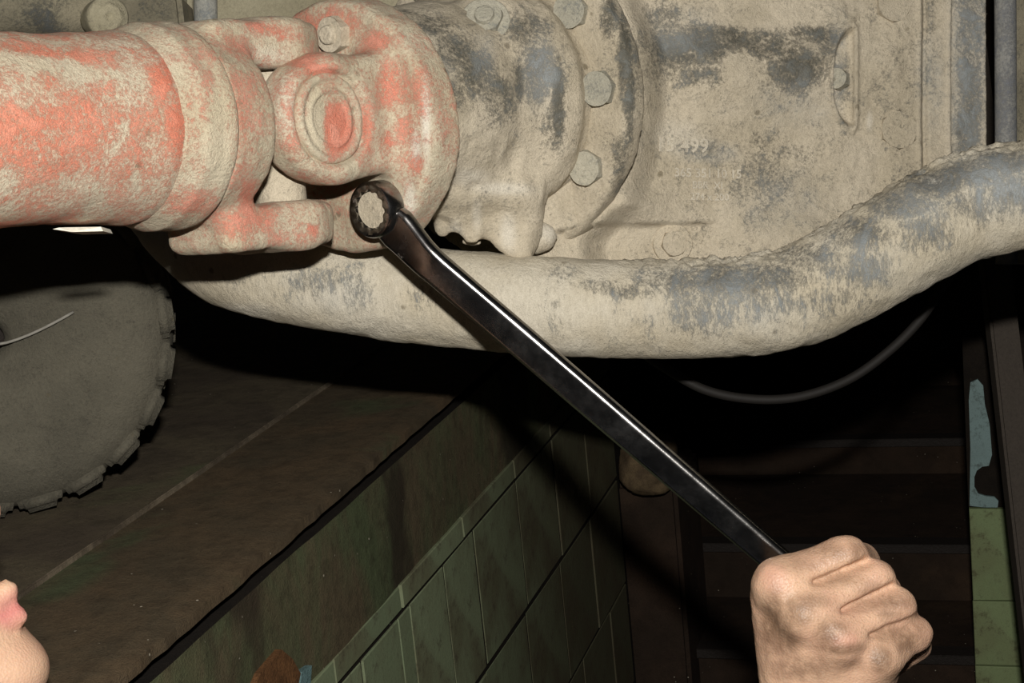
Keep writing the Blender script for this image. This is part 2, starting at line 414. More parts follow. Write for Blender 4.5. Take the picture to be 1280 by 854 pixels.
for ri, (z1, z0, js, _) in enumerate(rows):
    js = sorted(js); ys = [Y0]
    y = Y0
    if js:
        k = js[0]
        while k > Y0 + 0.05: k -= TW * (0.72 if ri == 1 else 1)
        ys = [Y0] + ([k] if k > Y0 + 0.02 else [])
        while k + TW * 0.7 < js[0]: k += TW * (0.72 if ri == 1 else 1); ys.append(min(k, js[0]))
        ys = sorted(set([round(v, 4) for v in ys + js]))
    k = ys[-1] + (TW if ri != 0 else TW * 1.2)
    while k < Y1 - 0.02: ys.append(k); k += TW
    ys.append(Y1)
    ys = [ys[0]] + [b for a, b in zip(ys, ys[1:]) if b - a > 0.02]
    for a, b in zip(ys, ys[1:]):
        gap = 0.004; hgap = 0.0075 if ri < 2 else 0.004
        w = b - a - gap * rt.uniform(0.4, 1.0); h = z1 - z0 - hgap
        put_tile(tile_mesh(w, h, 0.010, rt.random()), M_TILE, wall, (DX - 0.005 + rt.uniform(-0.0008, 0.0008) + (0.004 if ri == 0 else 0), (a + b) / 2, (z0 + z1) / 2), 0, rt.uniform(-.003, .003))
q_s = [wy(x, y) for x, y in ((330, 846), (352, 812), (372, 838))]
def wpt(px, py, off=0.0):
    r = M @ np.array([(px - 640) / F, (427 - py) / F, -1.0]); return r * ((DX + off) / r[0]) + CP
for nm, pl_, mt_ in (('rust_scale', [(318, 862), (326, 842), (352, 812), (366, 824), (376, 842), (372, 862)], (126, 88, 56)), ('paint_chip', [(374, 862), (378, 840), (390, 832), (388, 862)], (120, 150, 150))):
    bm = bmesh.new(); f = bm.faces.new([bm.verts.new(tuple(wpt(*x, 0.006))) for x in pl_]); r = bmesh.ops.extrude_face_region(bm, geom=[f])
    for v in [e for e in r['geom'] if isinstance(e, bmesh.types.BMVert)]: v.co.x -= 0.008
    tag(bm_obj(nm, bm, rough_ground(nm + '_mat', mt_, [v * .8 for v in mt_], [v * .5 for v in mt_], 0.6, 60), wall), {'rust_scale': 'orange rust scale', 'paint_chip': 'pale blue paint chip'}[nm])
# end of the pit: a flight of concrete steps, and the brick-built end wall
def at_y(px, py, y):
    r = M @ np.array([(px - 640) / F, (427 - py) / F, -1.0]); return r * (y / r[1]) + CP
stz = [at_y(1000, 437, 2.95)[2], at_y(1000, 549, 2.62)[2], at_y(1000, 678, 2.29)[2], at_y(1000, 812, 2.10)[2]]
sty = [2.95, 2.62, 2.29, 2.10]
st = thing('pit_steps', (-0.1, 2.6, 0), 'dark concrete steps at the far end of the pit', 'steps'); st['kind'] = 'structure'; del st['category']
for i, (y, z) in enumerate(zip(sty, stz)):
    y2 = sty[i - 1] if i else 3.5
    slab('step', -0.72 if i < 3 else DX + 0.01, 0.62, y, y2, 0.0 if i == 3 else stz[i + 1] - 0.3, z, M_BACK, st, bev=0.004)
    slab('nosing', -0.70 if i < 3 else DX + 0.012, 0.60, y - 0.012, y + 0.02, z - 0.012, z + 0.0015, M_DARKM, st, bev=0.001)
tag(slab('wall_back', -3.2, 2.2, 3.5, 3.62, 0, 2.6, M_BACK), kind='structure')
# concrete corner block at the end of the tiled wall
p = at_y(805, 592, 1.98)
bm = bmesh.new(); bmesh.ops.create_icosphere(bm, subdivisions=4, radius=1)
def rock(v):
    n = 1 + 0.10 * fbm(v, 1.5, 3, 9); q = np.sign(v) * np.abs(v) ** 0.7
    q = q / np.maximum(np.abs(q).max(1), 1)[:, None]
    return (q * n[:, None]) * np.array([0.038, 0.05, 0.036]) + np.array([p[0], p[1] + 0.04, p[2]])
M_STONE = rough_ground('dusty_brown_stone', (120, 102, 76), (96, 80, 62), (70, 58, 46), 0.6, 20)
o = bm_obj('stone_block', bm, M_STONE, None, True, xf=rock)
tag(o, 'small brown lump of stone on the pit step, behind the middle of the spanner', 'stone')
# a rough masonry stub that carries the stone
slab('corner_pier', DX - 0.008, p[0] + 0.03, 2.035, 2.2, 0, p[2] - 0.034, M_BACK, None, bev=0.006)['kind'] = 'structure'
# right side: tiled pier with flaking blue paint, dark steel post leaning before it
YP = 2.0
def rx(px, py, dy=0.0): return at_y(px, py, YP + dy)
wr = slab('wall_right', rx(1214, 700)[0] + 0.004, 0.75, YP + 0.012, YP + 0.4, 0, 2.2, M_GROUT); tag(wr, kind='structure')
zs = [rx(1240, y)[2] for y in (655, 752, 833, 915, 1000, 1090)]
zs = [rx(1240, 636)[2]] + zs[1:]
xl = rx(1213, 700)[0]
for z1, z0 in zip(zs, zs[1:]):
    x = xl
    for w in (0.085, 0.085, 0.085):
        me = tile_mesh(w - 0.002, z1 - z0 - 0.002, 0.010, rt.random())
        put_tile(me, M_TILEY, wr, (x + w / 2, YP + 0.006, (z0 + z1) / 2), -math.pi / 2); x += w
tag(slab('plaster_band', xl, xl + 0.25, YP + 0.002, YP + 0.013, zs[0] + 0.001, 2.15, M_GROUT, wr, bev=0.001), 'bare dark plaster above the tiles')
# flaking pale blue paint patch, with a hooked notch on its right
pts = [(1212, 632), (1213, 560), (1211, 500), (1213, 478), (1222, 474), (1229, 482), (1231, 505), (1237, 530), (1240, 568), (1236, 582), (1228, 583), (1221, 588),
       (1218, 596), (1218, 608), (1223, 617), (1232, 620), (1243, 621), (1248, 626), (1247, 634), (1230, 634)]
bm = bmesh.new(); q = [rx(*a) for a in pts]
vs = [bm.verts.new((a[0], YP - 0.0015, a[2])) for a in q]; f = bm.faces.new(vs)
r = bmesh.ops.extrude_face_region(bm, geom=[f])
for v in [e for e in r['geom'] if isinstance(e, bmesh.types.BMVert)]: v.co.y += 0.004
tag(bm_obj('paint_patch', bm, M_BLUEP, wr), 'flaking pale blue paint')
def bar(name, a, b, w, h, mat, parent=None, bev=0.003, up=(0, 0, 1)):
    a = np.asarray(a, float); b = np.asarray(b, float); X = nrm(b - a); Y = nrm(np.cross(up, X)); Z = np.cross(X, Y); Ln = np.linalg.norm(b - a)
    bm = bmesh.new(); bmesh.ops.create_cube(bm, size=1)
    for v in bm.verts: v.co = Vector((v.co.x * Ln, v.co.y * w, v.co.z * h))
    bmesh.ops.bevel(bm, geom=bm.edges[:], offset=bev, segments=2, affect='EDGES')
    return bm_obj(name, bm, mat, parent, xf=lambda v: v @ np.array([X, Y, Z]) + (a + b) / 2)
a = at_y(1240, 300, 1.80); b = at_y(1296, 800, 1.66); dd = b - a
b2 = a + dd * ((0.0 - a[2]) / dd[2]); a2 = a - dd * 0.5
M_POST = plain('sooty_steel', (74, 66, 58), 0.75, bump=0.001)
o = bar('steel_post', a2, b2, 0.030, 0.03, M_POST); tag(o, 'dark steel post leaning before the tiled pier at the right edge', 'post')

# ------------------------------------------------------------------ sweeps
def catmull(P, n):
    P = np.asarray(P, float); P = np.vstack([2 * P[0] - P[1], P, 2 * P[-1] - P[-2]])
    out = []
    for i in range(1, len(P) - 2):
        for t in np.linspace(0, 1, n, endpoint=False):
            a, b, c_, d = P[i - 1:i + 3]
            out.append(0.5 * ((2 * b) + (c_ - a) * t + (2 * a - 5 * b + 4 * c_ - d) * t * t + (-a + 3 * b - 3 * c_ + d) * t ** 3))
    out.append(P[-2]); return np.array(out)
def sweep(path, rad, seg=48):
    n = len(path); T = np.gradient(path, axis=0); T /= np.linalg.norm(T, axis=1)[:, None]
    up = np.array([0, 0, 1.0]); vs = []
    rad = np.broadcast_to(rad, (n,))
    for i in range(n):
        s = nrm(np.cross(T[i], up)); u = np.cross(s, T[i])
        for k in range(seg):
            a = 2 * math.pi * k / seg; vs.append(path[i] + rad[i] * (math.cos(a) * s + math.sin(a) * u))
    vs = np.array(vs); I = np.arange(n - 1)[:, None] * seg; K = np.arange(seg)[None]
    q = np.stack([I + K, I + seg + K, I + seg + (K + 1) % seg, I + (K + 1) % seg], -1).reshape(-1, 4)[:, ::-1]
    ends = [list(range(seg)), [(n - 1) * seg + k for k in range(seg)][::-1]]
    return vs, q, ends

# ------------------------------------------------------------------ the wheel lying against the floor
cw = c(-12, 400, 1.235); RW = 0.142
cw_w = W(cw)
cw_w[2] = Z_FLOOR + RW + 0.001
tyre = thing('tyre', (cw_w[0], cw_w[1], Z_FLOOR), 'dusty grey rubber tyre with lugged edge standing on the floor', 'tyre')
ax_t = nrm(V((0.18, 0.0, 1.0)) * np.array([1, 1, 0])); e1 = np.array([0, 0, 1.0]); e2 = np.cross(ax_t, e1)
prof = [(0.012, -0.03), (0.020, -0.040), (0.062, -0.043), (0.085, -0.047), (0.11, -0.046), (0.126, -0.040), (0.134, -0.028), (0.137, 0), (0.134, 0.028), (0.126, 0.040), (0.11, 0.046), (0.085, 0.047), (0.062, 0.043), (0.020, 0.040), (0.012, 0.03)]
NS = 144; vs = []; fs = []; k = len(prof)
for i in range(NS):
    a = 2 * math.pi * i / NS; d = e1 * math.cos(a) + e2 * math.sin(a)
    for r_, w_ in prof: vs.append(cw_w + d * r_ + ax_t * w_)
for i in range(NS):
    for j in range(k):
        fs.append((i * k + j, i * k + (j + 1) % k, ((i + 1) % NS) * k + (j + 1) % k, ((i + 1) % NS) * k + j))
mesh_obj('carcass', vs, fs, M_RUBBER, tyre)
NL = 22
for i in range(NL):
    for side in (-1, 1):
        a = 2 * math.pi * (i + (0.5 if side > 0 else 0)) / NL; d = e1 * math.cos(a) + e2 * math.sin(a); t_ = np.cross(ax_t, d)
        bm = bmesh.new(); bmesh.ops.create_cube(bm, size=1)
        for v in bm.verts:
            s_ = v.co.x > 0
            v.co = Vector((v.co.x * 0.016, v.co.y * (0.031 if s_ else 0.036), v.co.z * 0.036))
        bmesh.ops.bevel(bm, geom=bm.edges[:], offset=0.005, segments=3, affect='EDGES')
        bm_obj('lug', bm, M_RUBBER, tyre, True, xf=lambda v, d=d, t_=t_, side=side: v @ np.array([d, t_, ax_t]) + cw_w + d * 0.1305 + ax_t * 0.024 * side)
hub = []
bm = bmesh.new(); bmesh.ops.create_cone(bm, cap_ends=True, segments=40, radius1=0.014, radius2=0.014, depth=0.04)
bm_obj('rim', bm, M_DARKM, tyre, True, xf=lambda v: v @ np.array([e2, e1, ax_t]) + cw_w)
# pale scuff line on the side wall
scp = []
for t in np.linspace(0, 1, 14):
    px = 0 + 92 * t; py = 430 - 40 * t ** 1.35
    r = M @ np.array([(px - 640) / F, (427 - py) / F, -1.0]); o_ = cw_w + ax_t * (0.0475)
    if ax_t @ r > 0: o_ = cw_w - ax_t * 0.0475
    s_ = ((o_ - CP) @ ax_t) / (r @ ax_t); scp.append(CP + r * s_)
v_, q_, en = sweep(np.array(scp), 0.0011, 8); mesh_obj('scuff_line', v_, list(q_) + en, M_CHALK, tyre)

# ------------------------------------------------------------------ gearbox frame
A = nrm((0.62, 0.17, -0.765)); C_ = nrm(np.array([0, 1.0, 0]) - A[1] * A); B = np.cross(A, C_)
U = np.array([-0.142, 0.129, -0.955])          # joint centre
FL = U + 0.058 * A
FL = FL + np.array([0.0, -0.005, 0])
G0 = c(621, 125, 1.11)
AS = nrm((0.62, 0.118, -0.776)); CS = nrm(np.array([0, 1.0, 0]) - AS[1] * AS); BS = np.cross(AS, CS)
def on_plane(px, py, o, n):
    r = c(px, py, 1.0); return r * ((o @ n) / (r @ n))

# ---- curved tube
tp = [(120, 110, 1.20), (172, 190, 1.17), (214, 252, 1.13), (256, 299, 1.10), (300, 328, 1.085), (400, 350, 1.075), (500, 366, 1.07), (600, 376, 1.065), (700, 384, 1.06), (800, 387, 1.06),
      (900, 386, 1.055), (960, 379, 1.05), (1000, 369, 1.05), (1050, 346, 1.045), (1100, 317, 1.04), (1150, 288, 1.035), (1200, 264, 1.035), (1250, 250, 1.03), (1330, 240, 1.03), (1470, 236, 1.03)]
path = catmull([c(*p_) for p_ in tp], 24)
pxs = 640 + F * path[:, 0] / -path[:, 2]
rr = np.interp(pxs, [0, 600, 900, 1050, 1150, 1300], [0.034, 0.0325, 0.0325, 0.0335, 0.0345, 0.0345])
v_, q_, en = sweep(path, rr, 112)
v_ = lumpy(v_, q_, 0.0009, 60, 4, 2)
top = v_[:, 1] - np.repeat(path[:, 1], 112)
crust = np.clip((top - 0.024) / 0.008, 0, 1) * np.clip((np.repeat(pxs, 112) - 720) / 150, 0, 1)
v_ = v_ + vnormals(v_, q_) * (crust * 0.0028 * fbm(v_, 240, 3, 7))[:, None]
at = stains(v_, [(300, 352, 30, 14, .15), (395, 355, 45, 22, .40), (445, 365, 26, 28, .45), (530, 362, 30, 26, .33), (430, 390, 40, 12, .2), (700, 340, 30, 18, .38), (690, 375, 16, 45, .3), (745, 352, 34, 12, .45),
                 (780, 360, 50, 12, .5), (840, 350, 55, 24, .55), (900, 348, 60, 26, .6), (960, 345, 60, 24, .6), (880, 385, 60, 34, .42), (960, 375, 60, 30, .40), (1010, 320, 50, 24, .55),
                 (1070, 290, 45, 26, .58), (1120, 252, 45, 26, .6), (1170, 226, 50, 24, .66), (1215, 212, 45, 24, .7), (1250, 200, 40, 22, .7), (1070, 340, 60, 30, .42), (1150, 290, 60, 28, .42), (1220, 255, 60, 30, .50), (1260, 240, 40, 30, .5),
                 (1040, 380, 60, 20, .30), (860, 410, 60, 20, .25)])
at = stains(v_, [(1250, 225, 50, 40, .9), (1150, 260, 60, 30, .5), (900, 385, 90, 30, .5), (1080, 330, 60, 30, .4), (430, 370, 40, 20, .3)], 1, at)
at = stains(v_, [(1168, 223, 12, 12, 1.), (300, 395, 50, 10, .5)], 2, at)
tube = thing('curved_tube', W(path[len(path) // 2]), 'thick curved tube caked in dust with blue-grey paint rubbed bare, running below the castings', 'tube')
mesh_obj('tube_wall', W(v_), list(q_) + en, M_TUBE, tube, attr=at)

# ---- drive shaft
shaft = thing('drive_shaft', W(U), 'thick coral red dusty drive shaft with forked joint end', 'drive shaft')
def lathe(o, axis, e, pts, seg=120, closed=True):
    g = np.cross(axis, e); vs = []
    for t, r_ in pts:
        for k in range(seg):
            a = 2 * math.pi * k / seg; vs.append(o + axis * t + r_ * (e * math.cos(a) + g * math.sin(a)))
    vs = np.array(vs); n = len(pts); I = np.arange(n - 1)[:, None] * seg; K = np.arange(seg)[None]
    q = np.stack([I + K, I + seg + K, I + seg + (K + 1) % seg, I + (K + 1) % seg], -1).reshape(-1, 4)
    return vs, q, [list(range(seg))[::-1], [(n - 1) * seg + k for k in range(seg)]]
def dense(pts, h):
    out = []
    for (a, ra), (b, rb) in zip(pts, pts[1:]):
        n = max(1, int(math.hypot(b - a, rb - ra) / h))
        for i in range(n): out.append((a + (b - a) * i / n, ra + (rb - ra) * i / n))
    return out + [pts[-1]]
v_, q_, en = lathe(U, AS, CS, dense([(-0.50, 0.0), (-0.50, 0.049), (-0.16, 0.0492), (-0.135, 0.0505), (-0.118, 0.0525), (-0.110, 0.0515), (-0.108, 0.0490), (-0.106, 0.0)], 0.0022), 150)
v_ = lumpy(v_, q_, 0.0006, 45, 4, 12)
at = stains(v_, [(60, 170, 90, 80, .18), (110, 130, 60, 60, .12), (205, 95, 14, 26, .5), (225, 150, 10, 45, .35), (60, 80, 90, 14, -.35), (150, 100, 60, 30, -.12), (60, 240, 120, 20, -.12), (30, 110, 30, 25, -.3), (60, 62, 60, 8, .2)])
mesh_obj('shaft_tube', W(v_), q_, M_RED, shaft, attr=at)
v_, q_, en = lathe(U, AS, CS, dense([(-0.115, 0.0), (-0.115, 0.051), (-0.106, 0.0545), (-0.100, 0.0568), (-0.090, 0.0572), (-0.086, 0.0580), (-0.081, 0.0578), (-0.078, 0.0550), (-0.074, 0.050), (-0.07, 0.0)], 0.0015), 160)
v_ = lumpy(v_, q_, 0.0005, 60, 4, 14)
at = stains(v_, [(235, 255, 40, 18, .3), (260, 110, 6, 60, .1), (275, 170, 12, 90, -.3)])
mesh_obj('weld_collar', W(v_), q_, M_REDL, shaft, attr=at)
def f_yoke(P):
    q = P - U; t = q @ AS; cc = q @ CS; b = q @ BS
    rad = np.sqrt(cc ** 2 + b ** 2)
    body = cone(P, U, AS, [(-0.080, 0.0555), (-0.062, 0.0535), (-0.050, 0.0515), (-0.044, 0.050)], 0.004)
    bore = cone(P, U, AS, [(-0.056, 0.030), (-0.03, 0.040)], 0.002)
    body = smax(body, -bore, 0.005)
    d = body
    for s in (1, -1):
        o = U + CS * s * (0.047 if s > 0 else 0.060)
        ear = cyl(P, o, CS, -0.0125, 0.0125, 0.0300, 0.006)
        arm = box(P, U + CS * s * (0.0455 if s > 0 else 0.060) - AS * 0.032, AS, CS, BS, 0.036, 0.0125, 0.029, 0.007)
        d = smin(d, smin(ear, arm, 0.010), 0.010)
    hole = cyl(P, U, CS, -0.08, 0.08, 0.0165, 0.001)
    d = smax(d, -cyl(P, U, CS, -0.032, 0.032, 0.05, 0.002) * 1.0, 0.004) if False else d
    return smax(d, -hole, 0.002)
v_, q_ = surfnet(f_yoke, U - 0.105, U + 0.105, 0.002)
v_ = lumpy(relax(v_, q_, 3), q_, 0.0009, 50, 4, 21)
at = stains(v_, [(345, 40, 30, 10, .40), (330, 30, 30, 8, .4), (300, 60, 18, 20, .15), (315, 250, 14, 40, .40), (330, 262, 18, 30, .35), (300, 180, 14, 70, .22), (300, 280, 40, 18, .28), (360, 300, 40, 14, .15), (395, 290, 8, 8, .5)])
at = stains(v_, [(340, 75, 30, 14, .35)], 2, at)
mesh_obj('shaft_fork', W(v_), q_, M_REDL, shaft, attr=at)
# spider with its four bearing cups
def f_cross(P):
    d = cyl(P, U, CS, -0.050, 0.050, 0.0155, 0.002)
    d = smin(d, cyl(P, U, B, -0.035, 0.035, 0.0155, 0.002), 0.006)
    return smin(d, ball(P, U, 0.024), 0.008)
v_, q_ = surfnet(f_cross, U - 0.056, U + 0.056, 0.002)
mesh_obj('spider', W(lumpy(relax(v_, q_, 2), q_, 0.0005, 80, 3, 3)), q_, M_CAST, shaft)
for s in (1, -1):
    v_, q_, en = lathe(U, CS * s, BS, dense([(0.052, 0), (0.052, 0.016), (0.058, 0.016), (0.0595, 0.0145), (0.0595, 0)], 0.002), 40)
    mesh_obj('bearing_cup', W(v_), q_, M_REDL, shaft)
# small pale balance strip under the shaft
pb_ = [c(66, 286.5, 0.83), c(74, 284.5, .83), c(126, 283.5, .84), c(129, 289, .84), c(90, 290, .83)]
bm = bmesh.new(); vs = [bm.verts.new(tuple(x)) for x in pb_]; f = bm.faces.new(vs)
r = bmesh.ops.extrude_face_region(bm, geom=[f])
for v in [e for e in r['geom'] if isinstance(e, bmesh.types.BMVert)]: v.co.z -= 0.02
bm_obj('balance_strip', bm, M_PALE, shaft, xf=W)

# ---- gearbox : flange, cover, bolt flange, housing
gb = thing('gearbox', W(G0), 'large dust-coated cast gearbox with hex bolts and cast lettering', 'gearbox')
def f_flange(P):
    q = P - FL; a = q @ A; b = q @ B; cc = q @ C_
    d = cone(P, FL, A, [(-0.006, 0.0765), (0.000, 0.0790), (0.020, 0.0795), (0.024, 0.074)], 0.0025)
    # two lugs on B carry the facing joint caps
    for s in (1, -1):
        lug = cyl(P, U, B * s, 0.019, 0.049, 0.0355, 0.009)
        arm = box(P, U + A * 0.032 + B * s * 0.036, A, C_, B, 0.034, 0.036, 0.015, 0.009)
        d = smin(d, smin(lug, arm, 0.012), 0.012)
        seat = cyl(P, U, B * s, 0.0455, 0.056, 0.0275, 0.001)
        d = smax(d, -seat, 0.003)
    return d
v_, q_ = surfnet(f_flange, FL - 0.115, FL + 0.115, 0.0021)
v_ = lumpy(relax(v_, q_, 3), q_, 0.0010, 45, 4, 31)
at = stains(v_, [(395, 40, 60, 26, .42), (380, 75, 24, 28, .38), (450, 60, 30, 24, .25), (490, 110, 16, 30, .42), (470, 50, 20, 14, .35), (345, 120, 20, 30, .18), (400, 88, 26, 10, .4), (500, 150, 14, 60, .25), (455, 160, 10, 40, .45),
                 (487, 180, 10, 20, .4), (515, 205, 10, 14, .4), (360, 160, 14, 40, .18), (520, 130, 10, 50, .2), (410, 225, 60, 8, .15)])
at = stains(v_, [(528, 150, 6, 50, .8), (518, 190, 7, 24, .9), (508, 250, 8, 24, .7), (360, 130, 14, 40, .3)], 2, at)  # pale dust, and the wet glint along the rim painted as pale streaks
of = mesh_obj('output_flange', W(v_), q_, M_REDL, gb, attr=at)
# facing bearing cap: stepped rings
capc = U
v_, q_, en = lathe(capc, B, C_, dense([(0.030, 0), (0.030, 0.0262), (0.0475, 0.0262), (0.0495, 0.0252), (0.0495, 0.0222), (0.0475, 0.0212), (0.0475, 0.0182), (0.0490, 0.0172), (0.0492, 0.0150), (0.0472, 0.0142), (0.0468, 0.0)], 0.0012), 80)
v_ = lumpy(v_, q_, 0.0004, 90, 3, 41)
at = stains(v_, [(424, 160, 19, 32, .85), (400, 150, 9, 40, -.6)])
cp = mesh_obj('joint_cap', W(v_), q_, M_REDL, of, attr=at)
def hexhead(name, ctr, n, r, h, mat, parent, rot=0.0, up=None, dome=0.0, washer=0.0, attr=None, cen=False):
    n = nrm(n); e = nrm(np.cross(n, up if up is not None else (0, 1, 0.01))); g = np.cross(n, e)
    vs = []; fs = []
    prof_ = [(0, 1.0, 6), (h * 0.78, 1.0, 6), (h, 0.90, 6)]
    SEG = 24
    def ring(rad, z, hexy):
        out = []
        for k in range(SEG):
            a = 2 * math.pi * k / SEG + rot
            aa = (a - rot) % (math.pi / 3) - math.pi / 6
            rr_ = rad * (math.cos(math.pi / 6) / math.cos(aa) if hexy else 1)
            out.append(ctr + (e * math.cos(a) + g * math.sin(a)) * rr_ + n * z)
        return out
    rings = []
    if washer: rings += [ring(washer, -0.001, 0), ring(washer, 0.0016, 0), ring(washer * 0.96, 0.0022, 0), ring(r, 0.0022, 1)]
    rings += [ring(r, -0.001 if not washer else 0.0022, 1), ring(r, h * 0.8, 1), ring(r * 0.93, h, 0)]
    if cen: rings += [ring(r * 0.55, h, 0), ring(r * 0.5, h + 0.003, 0), ring(r * 0.4, h + 0.0038, 0)]
    for rg in rings: vs += rg
    for i in range(len(rings) - 1):
        for k in range(SEG): fs.append((i * SEG + k, i * SEG + (k + 1) % SEG, (i + 1) * SEG + (k + 1) % SEG, (i + 1) * SEG + k))
    fs.append([(len(rings) - 1) * SEG + k for k in range(SEG)])
    fs.append(list(range(SEG))[::-1])
    v2 = np.array(vs); v2 = v2 + 0.00035 * np.stack([fbm(v2, 160, 2, s_) for s_ in (1, 2, 3)], -1)
    o = mesh_obj(name, W(v2), fs, mat, parent, True); auto_sharp(o, 28); return o
pl = FL - A * 0.004
hexhead('flange_bolt', on_plane(424, 43, pl, A), -A, 0.0115, 0.009, M_CAST, of, 0.3, cen=True, washer=0.0)
# bearing cover
def f_cover(P):
    d = cone(P, G0, A, [(-0.125, 0.060), (-0.10, 0.064), (-0.075, 0.068), (-0.06, 0.067), (-0.045, 0.073), (-0.030, 0.083), (-0.018, 0.086), (-0.008, 0.082), (0.004, 0.084)], 0.004)
    o = on_plane(606, 27, G0 - 0.062 * A + 0.066 * nrm(B * 0.85 + C_ * 0.5) , nrm(-A * 0.55 + B * 0.55 + C_ * 0.4))
    n = nrm(-A * 0.62 + B * 0.5 + C_ * 0.45)
    boss = cyl(P, o, n, -0.04, -0.003, 0.024, 0.006)
    d = smin(d, boss, 0.014)
    # drooping lumps of caked mud under the cover
    rq = random.Random(8)
    for (px, yb) in [(556, 286), (570, 276), (584, 292), (598, 282), (612, 290), (628, 306), (643, 316), (658, 314), (666, 300)]:
        z_ = 1.047 + (px - 556) * 0.0001
        d = smin(d, cap(P, c(px - 4, 236, z_ + .004), c(px + rq.uniform(-4, 6), yb, z_ + rq.uniform(0, .006)), .0100, rq.uniform(.0045, .0085)), 0.0055)
    d = smin(d, cap(P, c(552, 247, 1.038), c(650, 240, 1.048), .006, .006), 0.022)
    d = smin(d, ball(P, c(590, 303, 1.066), .006, (1.4, .7, .8)), 0.002)
    low = np.clip((0.155 - P[:, 1]) / 0.03, 0, 1)
    d = d + low * 0.0028 * np.abs(fbm(P * np.array([1.6, 0.7, 1.0]), 70, 2, 55)) - low * 0.001
    return d
v_, q_ = surfnet(f_cover, G0 + [-0.135, -0.125, -0.115], G0 + [0.115, 0.115, 0.145], 0.0025)
v_ = lumpy(relax(v_, q_, 3), q_, 0.0014, 38, 4, 51)
at = stains(v_, [(570, 60, 34, 30, .55), (600, 90, 34, 34, .5), (545, 30, 30, 20, .5), (625, 120, 30, 40, .42), (660, 30, 30, 30, .45), (680, 90, 26, 50, .50), (700, 130, 10, 60, .75), (655, 100, 8, 30, .6), (575, 110, 16, 30, .35), (560, 85, 20, 24, .3), (690, 160, 14, 40, .4), (500, 12, 40, 10, .4)])
at = stains(v_, [(680, 90, 22, 44, .9), (610, 70, 14, 40, .4), (560, 90, 12, 30, .3)], 1, at)
at = stains(v_, [(590, 225, 30, 10, .45), (630, 232, 40, 8, .6), (640, 290, 10, 24, .6), (565, 295, 8, 16, .5), (600, 270, 6, 20, .5)], 2, at)
mesh_obj('bearing_cover', W(v_), q_, M_CAST, gb, attr=at)
n1 = nrm(-A * 0.62 + B * 0.5 + C_ * 0.45)
o1 = on_plane(606, 27, G0 - 0.062 * A + 0.066 * nrm(B * 0.85 + C_ * 0.5), nrm(-A * 0.55 + B * 0.55 + C_ * 0.4))
hexhead('cover_plug', o1 + n1 * 0.0, n1, 0.0120, 0.007, M_BOLT, gb, 0.2, washer=0.0165, cen=True)
# bolted flange ring
def f_ring(P):
    q = P - G0; a = q @ A; b = q @ B; cc = q @ C_
    ang = np.arctan2(cc, b)
    R = 0.1125 + 0.0015 * np.sin(ang * 3 + 1)
    rad = np.sqrt(b ** 2 + cc ** 2)
    dx = rad - R + 0.004; dy = np.abs(a - 0.008) - 0.010 + 0.004
    d = np.minimum(np.maximum(dx, dy), 0) + np.sqrt(np.maximum(dx, 0) ** 2 + np.maximum(dy, 0) ** 2) - 0.004
    d = smin(d, cone(P, G0, A, [(0.0, 0.099), (0.02, 0.096), (0.036, 0.088)], 0.003), 0.004)
    d = smin(d, ball(P, c(668, 296, 1.075), 0.012, (1.3, 1, .8)), 0.014)
    return d
v_, q_ = surfnet(f_ring, G0 + [-0.13, -0.145, -0.17], G0 + [0.19, 0.16, 0.15], 0.0028)
v_ = lumpy(relax(v_, q_, 3), q_, 0.0010, 45, 4, 61)
at = stains(v_, [(778, 60, 10, 60, .62), (786, 130, 8, 60, .62), (775, 200, 10, 30, .5), (765, 15, 14, 30, .6), (750, 20, 10, 20, .25), (700, 110, 14, 60, .3), (795, 250, 14, 18, .4), (820, 60, 20, 60, .2)])
at = stains(v_, [(705, 225, 4, 50, .9), (690, 285, 18, 16, .6), (660, 290, 10, 20, .6)], 2, at)
mesh_obj('bolt_flange', W(v_), q_, M_CAST, gb, attr=at)
pl = G0 - A * 0.002
for px, py, ro in ((751, 111, 0.15), (736, 210, 0.5), (717, 14, 0.2)):
    hexhead('flange_bolt', on_plane(px, py, pl, A), nrm(-A * 0.8 + np.array([0, 0, 0.25])), 0.0122, 0.0075, M_BOLT, gb, ro)
for k in range(5):                              # the rest of the bolt circle, round the back
    an = math.radians(120 + k * 38); p_ = G0 - A * 0.002 + 0.098 * (B * math.cos(an) + C_ * math.sin(an))
    hexhead('flange_bolt', p_, -A, 0.0122, 0.0075, M_BOLT, gb, k)

# housing: cast side wall as a relief in front of a closed body
HX0, HX1 = c(660, 0, 1.16)[0], c(1236, 0, 1.17)[0]
HY1 = 0.30
def d0(x): return 1.112 + (x - 0.088) * 0.24
nx_, ny_ = 260, 170
xs = np.linspace(HX0, HX1, nx_)
TT = np.linspace(0, 1, ny_)
def pipe_top(px): return np.interp(px, [640, 900, 960, 1010, 1060, 1100, 1150, 1200, 1300], [372, 372, 362, 342, 310, 285, 255, 230, 215])
X_ = np.repeat(xs, ny_); D_ = d0(X_); PXv = 640 + F * X_ / D_
Yb = (427 - pipe_top(PXv)) / F * D_
Y_ = Yb + (HY1 - Yb) * np.tile(TT, nx_); PYv = 427 - F * Y_ / D_
def sm(e0, e1, x): t = np.clip((x - e0) / (e1 - e0), 0, 1); return t * t * (3 - 2 * t)
rel = np.zeros(len(X_))
# cylindrical swelling towards the boss
up_ = (PYv - (92 + 0.02 * (PXv - 900))) / (66 - 0.02 * (PXv - 820)); rel += 0.010 * np.exp(-(up_ / 0.62) ** 2) * sm(800, 930, PXv) * (1 - sm(1040, 1068, PXv))
rel += 0.012 * np.exp(-((PXv - 792) / 34) ** 2 - ((PYv - 258) / 22) ** 2)
rel += 0.02 * (1 - sm(0, 42, PXv - np.interp(PYv, [0, 60, 120, 200, 260, 300], [768, 790, 796, 786, 765, 720])))
